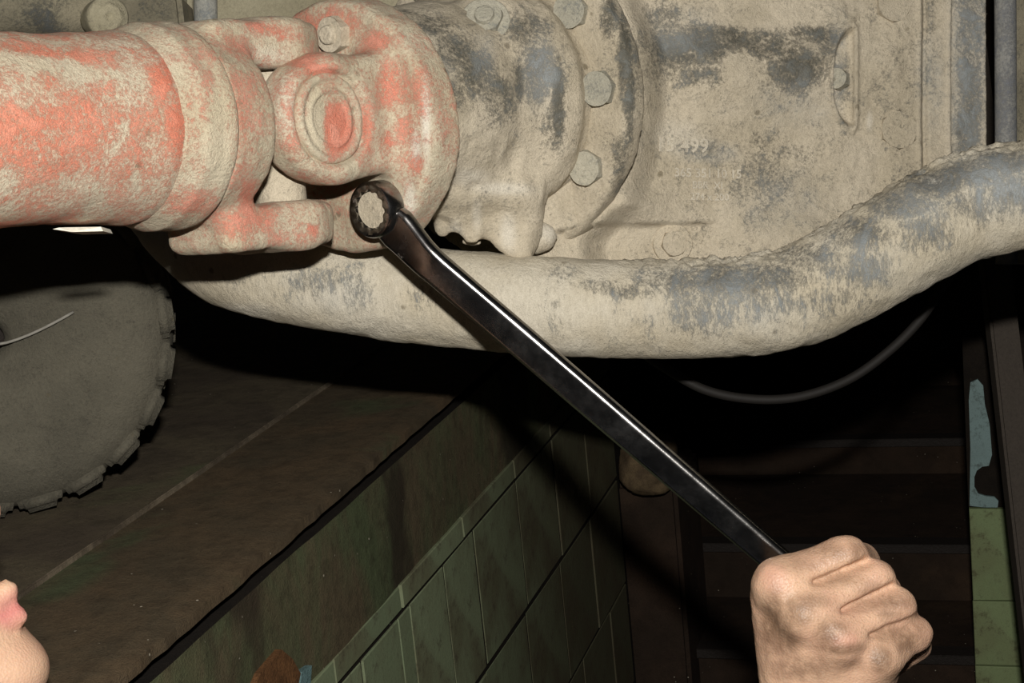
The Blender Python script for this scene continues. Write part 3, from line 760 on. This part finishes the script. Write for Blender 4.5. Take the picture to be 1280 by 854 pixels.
# D-shaped pocket with a raised lip
u = (PXv - 1068) / 32; w_ = (PYv - 97) / 66; dr = np.sqrt(u ** 2 + w_ ** 2); left = PXv < 1069
lip = np.exp(-((dr - 1.0) / 0.09) ** 2) * left; pocket = (1 - sm(0.82, 0.95, dr)) * left
rel += 0.004 * lip - 0.004 * pocket - 0.010 * pocket * np.clip((1068 - PXv) / 32, 0, 1)
rel += 0.0035 * np.exp(-((PXv - 1070) / 2.6) ** 2) * (1 - sm(62, 68, np.abs(PYv - 97)))
# vertical seam, strip and step to the blue-grey plate
rel += 0.003 * np.exp(-((PXv - 1150) / 3.0) ** 2) - 0.005 * np.exp(-((PXv - 1156.5) / 3.2) ** 2)
rel += -0.003 * sm(1187, 1190, PXv) + 0.0025 * np.exp(-((PXv - 1187) / 1.8) ** 2)
rel += 0.006 * sm(1094, 1120, PXv) * (1 - sm(1146, 1152, PXv)) * (0.5 + 0.5 * sm(230, 190, PYv) * 0)
# ledge below the crack
cy = np.interp(PXv, [640, 750, 880, 1000], [300, 281, 277, 277])
rel -= 0.012 * sm(cy, cy + 2.5, PYv) * (1 - sm(868, 905, PXv))
rel += 0.006 * np.exp(-((PYv - 300) / 30) ** 2) * sm(880, 960, PXv) * (1 - sm(1000, 1100, PXv))
Pn = np.stack([X_, Y_, np.zeros_like(X_)], -1)
rel += 0.0016 * fbm(Pn, 30, 4, 71) + 0.0005 * fbm(Pn, 220, 2, 77)
Fv = np.stack([X_, Y_, -D_ + rel], -1)
I = np.arange(nx_ - 1)[:, None] * ny_; K = np.arange(ny_ - 1)[None]
fq = np.stack([I + K, I + ny_ + K, I + ny_ + K + 1, I + K + 1], -1).reshape(-1, 4)
at = stains(Fv, [(830, 90, 30, 30, .3), (850, 60, 60, 30, .6), (900, 50, 60, 34, .66), (970, 100, 70, 20, .25), (1010, 110, 40, 20, .35), (960, 55, 70, 26, .55), (1000, 85, 50, 32, .62), (880, 95, 40, 20, .45), (930, 85, 20, 30, -.35), (1045, 70, 20, 50, .42), (830, 30, 30, 30, .45), (1020, 40, 40, 14, .6),
                 (880, 188, 34, 10, .36), (950, 180, 30, 20, .25), (960, 230, 50, 40, .25), (870, 290, 14, 24, .25), (1000, 190, 30, 14, .2), (1130, 60, 30, 40, .12),
                 (1214, 60, 20, 200, .55), (1212, 160, 20, 60, .6), (1165, 60, 10, 80, .18), (1058, 110, 10, 50, .3), (1060, 150, 10, 10, .3), (915, 70, 10, 14, -.3), (930, 28, 60, 8, -.3)])
at = stains(Fv, [(1214, 60, 26, 200, .9), (1165, 100, 20, 60, .4), (1050, 80, 14, 60, .5), (860, 40, 50, 30, .4), (890, 192, 40, 14, .5), (1000, 130, 60, 30, .3), (980, 250, 60, 40, .3)], 1, at)
at = stains(Fv, [(1086, 150, 4, 12, .45), (850, 170, 40, 20, .3)], 2, at)
nb = len(Fv); back = Fv.copy(); ring_ = [i * ny_ for i in range(nx_)] + [(nx_ - 1) * ny_ + j for j in range(1, ny_)] + [i * ny_ + ny_ - 1 for i in range(nx_ - 2, -1, -1)] + [j for j in range(ny_ - 2, 0, -1)]
bv = Fv[ring_].copy(); bv[:, 2] = -1.42
fall = list(fq) + [(ring_[k], nb + k, nb + (k + 1) % len(ring_), ring_[(k + 1) % len(ring_)]) for k in range(len(ring_))] + [[nb + k for k in range(len(ring_))][::-1]]
mesh_obj('housing', W(np.vstack([Fv, bv])), fall, M_CAST, gb, attr=np.vstack([at, np.tile([0, 0, 0, 1.], (len(bv), 1))]))
def surf(px, py, out=0.0):                      # point on the housing face
    k = np.argmin(np.hypot(PXv - px, PYv - py)); return Fv[k] + np.array([0, 0, out])
NH = nrm((0.23, 0, 1.0))
hexhead('housing_bolt', surf(1115, 6, -0.003), NH, 0.0135, 0.005, M_CAST, gb, 0.5)
hexhead('housing_bolt', surf(1122, 163, -0.004), NH, 0.0145, 0.0055, M_CAST, gb, 0.5)
hexhead('pocket_bolt', surf(1050, 98, 0.0), nrm((-0.55, 0, 0.8)), 0.0080, 0.006, M_BOLT, gb, 0.5)
hexhead('housing_bolt', surf(843, 303, 0.0), NH, 0.0095, 0.006, M_CAST, gb, 0.2, washer=0.0145)
# cast lettering
def letters(txt, px, py, hpx, name='lettering', sp=1.0, rot=0.0):
    cu = bpy.data.curves.new('lettering', 'FONT'); cu.body = txt; cu.size = 1.0; cu.extrude = 0.05; cu.offset = 0.012; cu.bevel_depth = 0.012; cu.space_character = sp
    cu.resolution_u = 3
    o = bpy.data.objects.new('tmp', cu); sc.collection.objects.link(o)
    bpy.context.view_layer.update()
    me = bpy.data.meshes.new_from_object(o.evaluated_get(bpy.context.evaluated_depsgraph_get()))
    v = np.array([x.co[:] for x in me.vertices]); f = [list(p_.vertices) for p_ in me.polygons]
    bpy.data.objects.remove(o); bpy.data.curves.remove(cu); bpy.data.meshes.remove(me)
    s = hpx / F * 1.13 / 0.72; n = NH; xh = nrm(np.cross((0, 1, 0), n)); yh = np.cross(n, xh)
    xr = xh * math.cos(rot) + yh * math.sin(rot); yr = -xh * math.sin(rot) + yh * math.cos(rot)
    o_ = surf(px, py)
    q = o_ + np.outer(v[:, 0] * s, xr) + np.outer(v[:, 1] * s, yr)
    # sit the letters on the cast surface
    dq = -q[:, 2]; kx = 640 + F * q[:, 0] / dq; ky = 427 - F * q[:, 1] / dq
    zz = np.array([Fv[np.argmin((X_ - a_) ** 2 + (Y_ - b_) ** 2), 2] for a_, b_ in q[:, :2]])
    q[:, 2] = zz + np.where(v[:, 2] > 0, 0.0013, -0.001)
    mesh_obj(name, W(q), f, M_CAST, gb, False, attr=np.tile([-.3, 0, .4, 1.], (len(q), 1)))
letters('15 499', 820, 188, 17, sp=1.05)
letters('365 351 10 15', 843, 221, 11)
letters('BBR  XI', 864, 235, 9)
letters('274 x 200', 862, 249, 9)

# wrench nut on the output flange, inside the ring
HD = c(461, 263, 0.962)
hexhead('flange_nut', HD + A * 0.020, -A, 0.0120, 0.0175, M_CAST, of, 0.4, cen=False)

# ------------------------------------------------------------------ ring spanner
sp_ = thing('ring_spanner', W(HD), 'long dark chrome ring spanner gripped by a hand, its ring on the flange nut', 'spanner')
E0 = c(970, 700, 0.950); E1 = c(1112, 822, 0.947)
S = nrm(E0 - HD)
e_ = nrm(S - (S @ A) * A); g_ = np.cross(A, e_)
def ringhead():
    prof_ = [(0.0006, 0.0118, 1), (0.0, 0.0150, 0), (0.0005, 0.0164, 0), (0.002, 0.0172, 0), (0.0125, 0.0172, 0), (0.0140, 0.0164, 0), (0.0145, 0.0150, 0), (0.0140, 0.0118, 1)]
    SEG = 144; vs = []; fs = []
    for t, r_, h12 in prof_:
        for k in range(SEG):
            a = 2 * math.pi * k / SEG
            rr_ = r_
            if h12: rr_ = r_ + 0.0006 - 0.0013 * abs(math.cos(6 * a)) ** 2
            vs.append(HD + A * t + rr_ * (e_ * math.cos(a) + g_ * math.sin(a)))
    n = len(prof_)
    for i in range(n):
        for k in range(SEG): fs.append((i * SEG + k, ((i + 1) % n) * SEG + k, ((i + 1) % n) * SEG + (k + 1) % SEG, i * SEG + (k + 1) % SEG))
    return np.array(vs), fs
v_, fs = ringhead()
at = stains(v_, [(446, 262, 8, 14, .55), (450, 245, 8, 8, .3)])
o = mesh_obj('ring_head', W(v_), fs, M_CHROME, sp_, attr=at); auto_sharp(o, 30)
# shank: lofted rounded section
base_n = nrm(-A - (-A @ S) * S)                 # near the ring the broad face follows the ring face
view = nrm(-(HD + E0) / 2); cam_n = nrm(view - (view @ S) * S); side = np.cross(S, cam_n)
if side[1] < 0: side = -side                    # "side" points up-right across the shank
tilt = math.radians(24)
end_n = cam_n * math.cos(tilt) - side * math.sin(tilt)
Ltot = np.linalg.norm(E1 - HD)
st_ = [(0.0125, .0262, .0095), (0.018, .0275, .0100), (0.028, .0250, .0100), (0.042, .0220, .0100), (0.055, .0205, .0100), (0.08, .0200, .0098), (0.16, .0200, .0096), (0.26, .0190, .0092), (0.322, .0180, .0090), (Ltot - 0.003, .0175, .0088), (Ltot, .013, .0050)]
ss = np.concatenate([np.linspace(a[0], b[0], 7)[:-1] for a, b in zip(st_, st_[1:])] + [[st_[-1][0]]])
vs = []
sec = []
def rrect(w, t, r, n=7):
    r = min(r, t / 2 - 1e-5); out = []
    for (sx, sy, a0) in ((1, 1, 0), (-1, 1, 90), (-1, -1, 180), (1, -1, 270)):
        for k in range(n):
            a = math.radians(a0 + 90 * k / (n - 1)); out.append((sx * (w / 2 - r) + r * math.cos(a), sy * (t / 2 - r) + r * math.sin(a)))
    return out
for s in ss:
    w = np.interp(s, [a[0] for a in st_], [a[1] for a in st_]); t = np.interp(s, [a[0] for a in st_], [a[2] for a in st_])
    k = float(sm(0.012, 0.09, s)); n_ = nrm(base_n * (1 - k) + end_n * k); sd = np.cross(n_, S)
    if sd[1] < 0: sd = -sd
    ctr = HD + S * s + A * 0.0060 * (1 - float(sm(0.012, 0.05, s)))
    if s > 0.31: ctr = HD + S * s
    ang_sec = rrect(w, t, 0.0038)
    vs += [ctr + sd * x + n_ * y for x, y in ang_sec]
k = len(ang_sec); fs = []
for i in range(len(ss) - 1):
    for j in range(k): fs.append((i * k + j, i * k + (j + 1) % k, (i + 1) * k + (j + 1) % k, (i + 1) * k + j))
fs += [list(range(k))[::-1], [(len(ss) - 1) * k + j for j in range(k)]]
at = stains(np.array(vs), [(508, 316, 16, 9, .62), (540, 350, 40, 5, .45), (600, 400, 40, 5, .3)])
o = mesh_obj('shank', W(np.array(vs)), fs, M_CHROME, sp_, attr=at)
bm = bmesh.new(); bm.from_mesh(o.data); bmesh.ops.recalc_face_normals(bm, faces=bm.faces[:]); bm.to_mesh(o.data); bm.free()

# ------------------------------------------------------------------ cable loop behind the tube
cb = [(700, 380, 1.22), (780, 425, 1.22), (825, 456, 1.22), (880, 487, 1.22), (940, 499, 1.22), (1000, 496, 1.22), (1060, 475, 1.22), (1110, 440, 1.22), (1150, 400, 1.22), (1180, 355, 1.22), (1200, 320, 1.23), (1215, 270, 1.24)]
pc = catmull([c(*x) for x in cb], 10)
v_, q_, en = sweep(pc, 0.0036, 12)
o = mesh_obj('cable', W(v_), list(q_) + en, M_CABLE); tag(o, 'thin dusty black cable hanging in a loop below the thick tube', 'cable')

# ------------------------------------------------------------------ chassis pieces, top left and right edge
dm = thing('damper', W(c(60, 10, 1.12)), 'dirty grey cylinder with round end cap, at top left behind the red shaft', 'cylinder')
a_ = c(-90, 5, 1.10); b_ = c(128, 14, 1.16); ax = nrm(b_ - a_); Ln = np.linalg.norm(b_ - a_); e = nrm(np.cross(ax, (0, 1, 0)))
v_, q_, en = lathe(a_, ax, e, dense([(0, 0), (0, 0.020), (Ln, 0.020), (Ln, 0)], 0.004), 48); v_ = lumpy(v_, q_, 0.0006, 60, 3, 4)
mesh_obj('barrel', W(v_), q_, M_FAR, dm, attr=stains(v_, [(60, 20, 30, 20, .4), (110, 30, 14, 14, .4), (90, 30, 20, 10, -.4)]))
v_, q_, en = lathe(c(134, 22, 1.125), nrm(ax * .55 + np.array([0, -.12, 1.0])), nrm(np.cross(nrm(ax * .55 + np.array([0, -.12, 1.0])), (0, 1, 0))), dense([(-0.020, 0), (-0.020, 0.013), (-0.003, 0.0148), (0.002, 0.0148), (0.004, 0.0130), (0.0045, 0.0095), (0.006, 0.0090), (0.0065, 0.0030), (0.0050, 0.0024), (0.005, 0.0)], 0.002), 48)
M_FARL = mud('dust_on_end_cap', (176, 168, 142), (158, 150, 124), (110, 108, 96), bias=-.1)
mesh_obj('end_cap', W(lumpy(v_, q_, 0.0006, 80, 3, 6)), q_, M_FARL, dm)
o = bar('cross_bar', W(c(152, 32, 1.22)), W(c(236, 22, 1.22)), 0.05, 0.03, M_FAR, bev=0.004, up=tuple(V((0, 1, 0)))); tag(o, 'dirty beige bar between the grey cylinder and the blue-grey rod', 'bar')
pc = np.array([c(257, 60, 1.17), c(257, 30, 1.17), c(256, -60, 1.17)]); v_, q_, en = sweep(catmull(pc + np.array([[0, 0, 0], [1e-4, 0, 0], [0, 0, 0]]), 6), 0.0085, 24)
o = mesh_obj('rod', W(v_), list(q_) + en, M_SLATE); tag(o, 'vertical blue-grey rod above the neck of the red shaft', 'rod')
o = bar('chassis_plate', W(c(236, 0, 1.26)), W(c(560, 0, 1.26)), 0.02, 0.062, M_FARL, bev=0.003, up=tuple(V((0, 1, 0)))); tag(o, 'flat dusty olive chassis plate along the top behind the red fork', 'plate')
o = bar('chassis_beam', W(c(-80, -10, 1.32)), W(c(640, -20, 1.32)), 0.03, 0.07, M_FAR, bev=0.003, up=tuple(V((0, 1, 0)))); tag(o, 'grey beam hidden high behind the dirty cylinder', 'beam')
M_ROD = mud('slate_rod', (150, 150, 146), (138, 138, 134), (104, 108, 116), bias=.25)
pc = catmull([c(1258, 330, 1.21), c(1257, 100, 1.20), c(1256, -120, 1.20)], 10)
v_, q_, en = sweep(pc + np.stack([np.linspace(0, 1e-4, len(pc)), 0 * pc[:, 0], 0 * pc[:, 0]], -1), 0.0080, 32)
o = mesh_obj('upright_tube', W(v_), list(q_) + en, M_ROD); tag(o, 'upright slate grey tube at the right edge beside the gearbox', 'tube')
o = bar('frame_rail', W(c(1290, 330, 1.30)), W(c(1290, -120, 1.30)), 0.05, 0.02, M_FAR, bev=0.003, up=tuple(V((0, 0, 1)))); tag(o, 'dark frame rail behind the upright slate grey tube', 'rail')

# ------------------------------------------------------------------ the mechanic
person_loc = W(c(60, 815, 0.83)); 
per = thing('person', (person_loc[0] - 0.12, person_loc[1] - 0.10, 0.0), 'person in dark work clothes looking up, chin at lower left, hand gripping the spanner', 'person')
# hand
JT = {'wr': (1022, 925, .932), 'fa': (1005, 1010, .925),
      'i': [(976, 731, .913), (1056, 698, .916), (1076, 704, .955), (1040, 742, .976)],
      'm': [(1006, 768, .904), (1092, 726, .914), (1102, 740, .958), (1062, 775, .976)],
      'r': [(1048, 797, .903), (1119, 759, .914), (1126, 778, .958), (1088, 806, .974)],
      'p': [(1094, 822, .908), (1140, 792, .922), (1142, 806, .956), (1108, 834, .968)],
      't': [(1000, 870, .940), (980, 790, .948), (982, 735, .972), (1012, 722, .990)]}
def J(x): return c(*x)
RF = {'i': (.0138, .0128, .0112, .0095), 'm': (.0135, .0120, .0110, .0095), 'r': (.0128, .0116, .0105, .009), 'p': (.0115, .0108, .0098, .0085), 't': (.0175, .0150, .0125, .0105)}
def f_hand(P):
    wr_, fa = J(JT['wr']), J(JT['fa'])
    d = cap(P, fa, wr_, 0.031, 0.027)
    for k_, w_off in (('i', (-14, -6)), ('m', (-4, 0)), ('r', (8, 4)), ('p', (22, 8))):
        m_ = np.array(JT[k_][0]); w0 = np.array(JT['wr']) + np.array([w_off[0], w_off[1] - 20, 0.0])
        d = smin(d, cap(P, J(w0), J(m_ + [0, 0, .003]), 0.021, 0.0135), 0.010)
        d = smin(d, cap(P, J(w0 + [0, 0, .012]), J(m_ + [4, 4, .018]), 0.020, 0.0125), 0.012)
    for k_ in 'imrp':
        j = [J(x) for x in JT[k_]]; r_ = RF[k_]
        fgr = cap(P, j[0], j[1], r_[0], r_[1])
        fgr = smin(fgr, cap(P, j[1], j[2], r_[1], r_[2]), 0.003)
        fgr = smin(fgr, cap(P, j[2], j[3], r_[2], r_[3]), 0.003)
        near = cap(P, j[0], j[0] * 0.45 + j[1] * 0.55, r_[0], r_[1])
        if k_ == 'i': FI = fgr
        else: FI = smin(FI, fgr, 0.0016)
        d = smin(d, ball(P, j[0] + np.array([0, 0, .0025]), r_[0] * 1.02), 0.007)
    d = smin(d, cap(P, c(968, 745, .925), c(990, 850, .930), .0135, .018), 0.008)
    j = [J(x) for x in JT['t']]; r_ = RF['t']
    th = smin(smin(cap(P, j[0], j[1], r_[0], r_[1]), cap(P, j[1], j[2], r_[1], r_[2]), 0.006), cap(P, j[2], j[3], r_[2], r_[3]), 0.004)
    # smooth roots, crisp clefts
    d = smin(d, FI, 0.0075)
    d = smin(d, th, 0.010)
    # clefts between the fingers
    for p0, p1 in (((1018, 728, .9015), (1084, 702, .907)), ((1052, 763, .8985), (1116, 734, .905)), ((1088, 795, .897), (1143, 775, .906))):
        k3 = np.array([1, 1, .45])
        d = smax(d, -cap(P * k3, J(p0) * k3, J(p1) * k3, 0.0016, 0.0026), 0.0035)
    return d
hv, hq = surfnet(f_hand, c(1020, 1000, .96) + [-.055, -.012, -.055], np.array([c(1190, 640, .88)[0] + .012, c(0, 650, .9)[1], -.868]), 0.0015)
hv = relax(hv, hq, 2, .45)
hv = lumpy(hv, hq, 0.0005, 90, 3, 81)
# hand grime, with shade in the finger clefts painted in as darker skin
at_h = stains(hv, [(1048, 722, 36, 10, .28), (1084, 754, 34, 10, .28), (1114, 788, 30, 10, .35), (992, 762, 24, 22, .42), (978, 800, 22, 36, .45), (1000, 838, 50, 22, .38), (1008, 748, 30, 10, .4), (1032, 795, 18, 20, .42), (1050, 814, 36, 9, .45),
                   (1040, 782, 22, 12, .38), (1103, 825, 16, 20, .5), (962, 780, 14, 50, .48), (1120, 750, 26, 12, .4), (1112, 762, 18, 8, .35), (1138, 800, 26, 18, .45), (1035, 686, 34, 12, .32), (1075, 690, 14, 20, .35), (1000, 702, 36, 12, .25),
                   (1150, 780, 12, 20, .35), (1090, 735, 20, 14, .22), (1120, 845, 20, 14, .35), (1060, 835, 30, 14, .25)])
at_h = stains(hv, [(1060, 740, 110, 110, .9)], 2, at_h)
at_h = stains(hv, [(965, 725, 20, 20, .25), (1045, 798, 8, 8, .25), (1065, 800, 14, 10, .22)], 1, at_h)
# head: profile frame
Fd = nrm((0.85, 0.50, 0.10)); Ud = nrm(np.array([-0.52, 0.84, 0.05]) - np.array([-0.52, 0.84, 0.05]) @ Fd * Fd); Sd = np.cross(Ud, Fd)
CHIN = c(60, 814, 0.83)
HO = CHIN - Fd * 0.094 + Ud * 0.078            # head centre
def hp(x, y, z): return HO + Fd * x + Sd * y + Ud * z
def f_head(P):
    q = P - HO; X = q @ Fd; Y = q @ Sd; Z = q @ Ud
    Qh = np.stack([X, Y, Z], -1)
    def b(x, y, z, r, s=(1, 1, 1)): return ball(Qh, (x, y, z), r, s)
    d = b(-0.012, 0, 0.045, 0.088, (1.08, 0.86, 1.0))
    d = smin(d, b(0.020, 0, -0.005, 0.072, (0.95, 0.88, 1.15)), 0.03)
    d = smin(d, b(0.044, 0, -0.058, 0.034, (0.95, 1.0, 0.95)), 0.03)        # jaw front
    for s in (1, -1):
        d = smin(d, cap(Qh, (0.060, 0.010 * s, -0.074), (-0.005, 0.050 * s, -0.035), 0.018, 0.016), 0.02)
        d = smin(d, b(0.055, 0.036 * s, 0.000, 0.024), 0.02)
        d = smax(d, -b(0.090, 0.031 * s, 0.034, 0.014), 0.012)
        d = smin(d, b(0.068, 0.031 * s, 0.034, 0.0125), 0.003)
        d = smin(d, b(-0.006, 0.076 * s, 0.010, 0.020, (0.75, 0.3, 1.3)), 0.004)
    d = smin(d, b(0.073, 0, -0.079, 0.0175, (0.95, 1.15, 0.9)), 0.010)       # chin
    d = smin(d, b(0.058, 0, -0.048, 0.022, (1, 1.1, 0.9)), 0.010)
    d = smin(d, cap(Qh, (0.080, 0, 0.045), (0.102, 0, 0.002), 0.008, 0.011), 0.01)   # nose
    for s in (1, -1): d = smin(d, b(0.092, 0.011 * s, -0.004, 0.0075), 0.005)
    up = smin(cap(Qh, (0.0915, 0.0, -0.0405), (0.078, 0.020, -0.046), 0.0062, 0.004), cap(Qh, (0.0915, 0.0, -0.0405), (0.078, -0.020, -0.046), 0.0062, 0.004), 0.002)
    lo_ = smin(cap(Qh, (0.0890, 0.0, -0.0540), (0.077, 0.019, -0.049), 0.0058, 0.004), cap(Qh, (0.0890, 0.0, -0.0540), (0.077, -0.019, -0.049), 0.0058, 0.004), 0.002)
    d = smin(d, up, 0.0035); d = smin(d, lo_, 0.003)
    d = smax(d, -cap(Qh, (0.098, -0.022, -0.0480), (0.098, 0.022, -0.0480), 0.0016), 0.003)
    d = smin(d, cap(Qh, (-0.030, 0, -0.03), (-0.085, 0, -0.15), 0.052, 0.058), 0.02)
    return d
v2, q2 = surfnet(f_head, HO - 0.19, HO + 0.15, 0.0027)
v2 = relax(v2, q2, 2, .4)
qq = (v2 - HO); Qx, Qy, Qz = qq @ Fd, qq @ Sd, qq @ Ud
at2 = np.zeros((len(v2), 4)); at2[:, 3] = 1
lipm = sm(0.083, 0.088, Qx) * np.clip(1 - np.abs(Qz + 0.0505) / 0.011, 0, 1) ** 0.6 * (np.abs(Qy) < 0.024)
at2[:, 1] = np.clip(lipm, 0, 1)
# hidden body: one coarse surface joined to neck and arm
neck = hp(-0.085, 0, -0.15)
neckw = W(neck); wristw = W(J(JT['fa'])); 
sh_y = neckw + np.array([0, 0, -0.08])
shR = sh_y + np.array([0.15, -0.06, -0.04]); shL = sh_y + np.array([-0.17, 0.0, -0.05])
elb = wristw + np.array([0.02, -0.12, -0.20])
print('upper arm', np.linalg.norm(shR - elb), 'forearm', np.linalg.norm(elb - wristw), 'neck', neckw)
hip = np.array([sh_y[0] + 0.02, sh_y[1] - 0.02, 0.90]); ft = np.array([hip[0], hip[1], 0])
def f_body(P, g=0.0):
    d = cap(P, neckw, sh_y, 0.060 + g, 0.075 + g)
    d = smin(d, cap(P, shR, shL, 0.065 + g, 0.065 + g), 0.06)
    d = smin(d, cap(P, sh_y + [0, 0, -.1], hip, 0.125 + g, 0.13 + g), 0.08)
    d = smin(d, smin(cap(P, shR, elb, 0.052 + g, 0.040 + g), cap(P, elb, wristw + (wristw - elb) * 0.1, 0.040 + g, 0.029 + g), 0.02), 0.04)
    lw = np.array([hip[0] - 0.26, hip[1] + 0.05, 0.98])
    d = smin(d, smin(cap(P, shL, lw + [-.02, -.05, .12], 0.05 + g, 0.042 + g), cap(P, lw + [-.02, -.05, .12], lw + [.05, .05, -.14], 0.04 + g, 0.028 + g), 0.02), 0.04)
    for s in (1, -1):
        k1 = ft + np.array([0.10 * s, 0.03, 0.48]); an_ = ft + np.array([0.11 * s, 0, 0.09])
        d = smin(d, smin(cap(P, hip + [0.08 * s, 0, 0], k1, 0.085 + g, 0.058 + g), cap(P, k1, an_, 0.055 + g, 0.04 + g), 0.03), 0.04)
        d = smin(d, cap(P, an_ - [0, 0.02, 0.045], an_ + [0, 0.14, -0.055], 0.04, 0.03), 0.03)
    return d
blo = np.array([hip[0] - .5, hip[1] - .45, 0.005]); bhi = np.array([elb[0] + .15, max(wristw[1], elb[1]) + .12, sh_y[2] + .30])
v3, q3 = surfnet(lambda P: f_body(P), blo, bhi, 0.016); v3 = relax(v3, q3, 2)
allv = np.vstack([W(hv), W(v2), v3]); allf = list(hq) + list(q2 + len(hv)) + list(q3 + len(hv) + len(v2))
at3 = np.tile([0, 0, 0, 1.], (len(v3), 1))
mesh_obj('body', allv, allf, M_SKIN, per, attr=np.vstack([at_h, at2, at3]))
def f_jacket(P):
    d = f_body(P, 0.012)
    d = np.maximum(d, -(P[:, 2] - 0.80))
    d = np.maximum(d, P[:, 2] - (neckw[2] - 0.03 + 0 * P[:, 0]) + np.where(L(P[:, :2] - neckw[:2]) < 0.13, 0, -5))
    aw = (P - wristw) @ nrm(wristw - elb); d = np.maximum(d, np.where(L(P - wristw) < 0.2, aw + 0.045, -5))
    return d
v4, q4 = surfnet(f_jacket, blo, bhi, 0.016); v4 = lumpy(relax(v4, q4, 2), q4, 0.004, 12, 3, 3)
mesh_obj('jacket', v4, q4, M_JACKET, per)
def f_trous(P): return np.maximum(np.maximum(f_body(P, 0.012), P[:, 2] - 0.83), -(P[:, 2] - 0.07))
v4, q4 = surfnet(f_trous, blo, bhi, 0.018); mesh_obj('trousers', lumpy(relax(v4, q4, 2), q4, 0.004, 12, 3, 5), q4, M_JACKET, per)
def f_hair(P):
    q = P - HO; X = q @ Fd; Y = q @ Sd; Z = q @ Ud; Qh = np.stack([X, Y, Z], -1)
    d = ball(Qh, (-0.016, 0, 0.050), 0.094, (1.08, 0.88, 1.0)); return smax(d, X * 0.8 - Z * 0.6 + 0.02, 0.01)
v4, q4 = surfnet(f_hair, HO - 0.15, HO + 0.17, 0.006); mesh_obj('hair', W(lumpy(v4, q4, 0.003, 60, 3, 5)), q4, M_HAIR, per)
M_EYE = plain('eye_white', (226, 220, 210), 0.25, var=0.1); M_IRIS = plain('dark_iris', (50, 36, 26), 0.2)
for sd_ in (1, -1):
    o_ = hp(0.0705, 0.031 * sd_, 0.034)
    for nm, ra, off, mt in (('eye', 0.0118, 0.0, M_EYE), ('iris', 0.0055, 0.0072, M_IRIS)):
        bm = bmesh.new(); bmesh.ops.create_uvsphere(bm, u_segments=24, v_segments=16, radius=ra)
        bm_obj(nm, bm, mt, per, True, xf=lambda v, o_=o_, off=off: W(v + o_ + Fd * off))
print('verts', sum(len(o.data.vertices) for o in bpy.data.objects if o.type == 'MESH'))
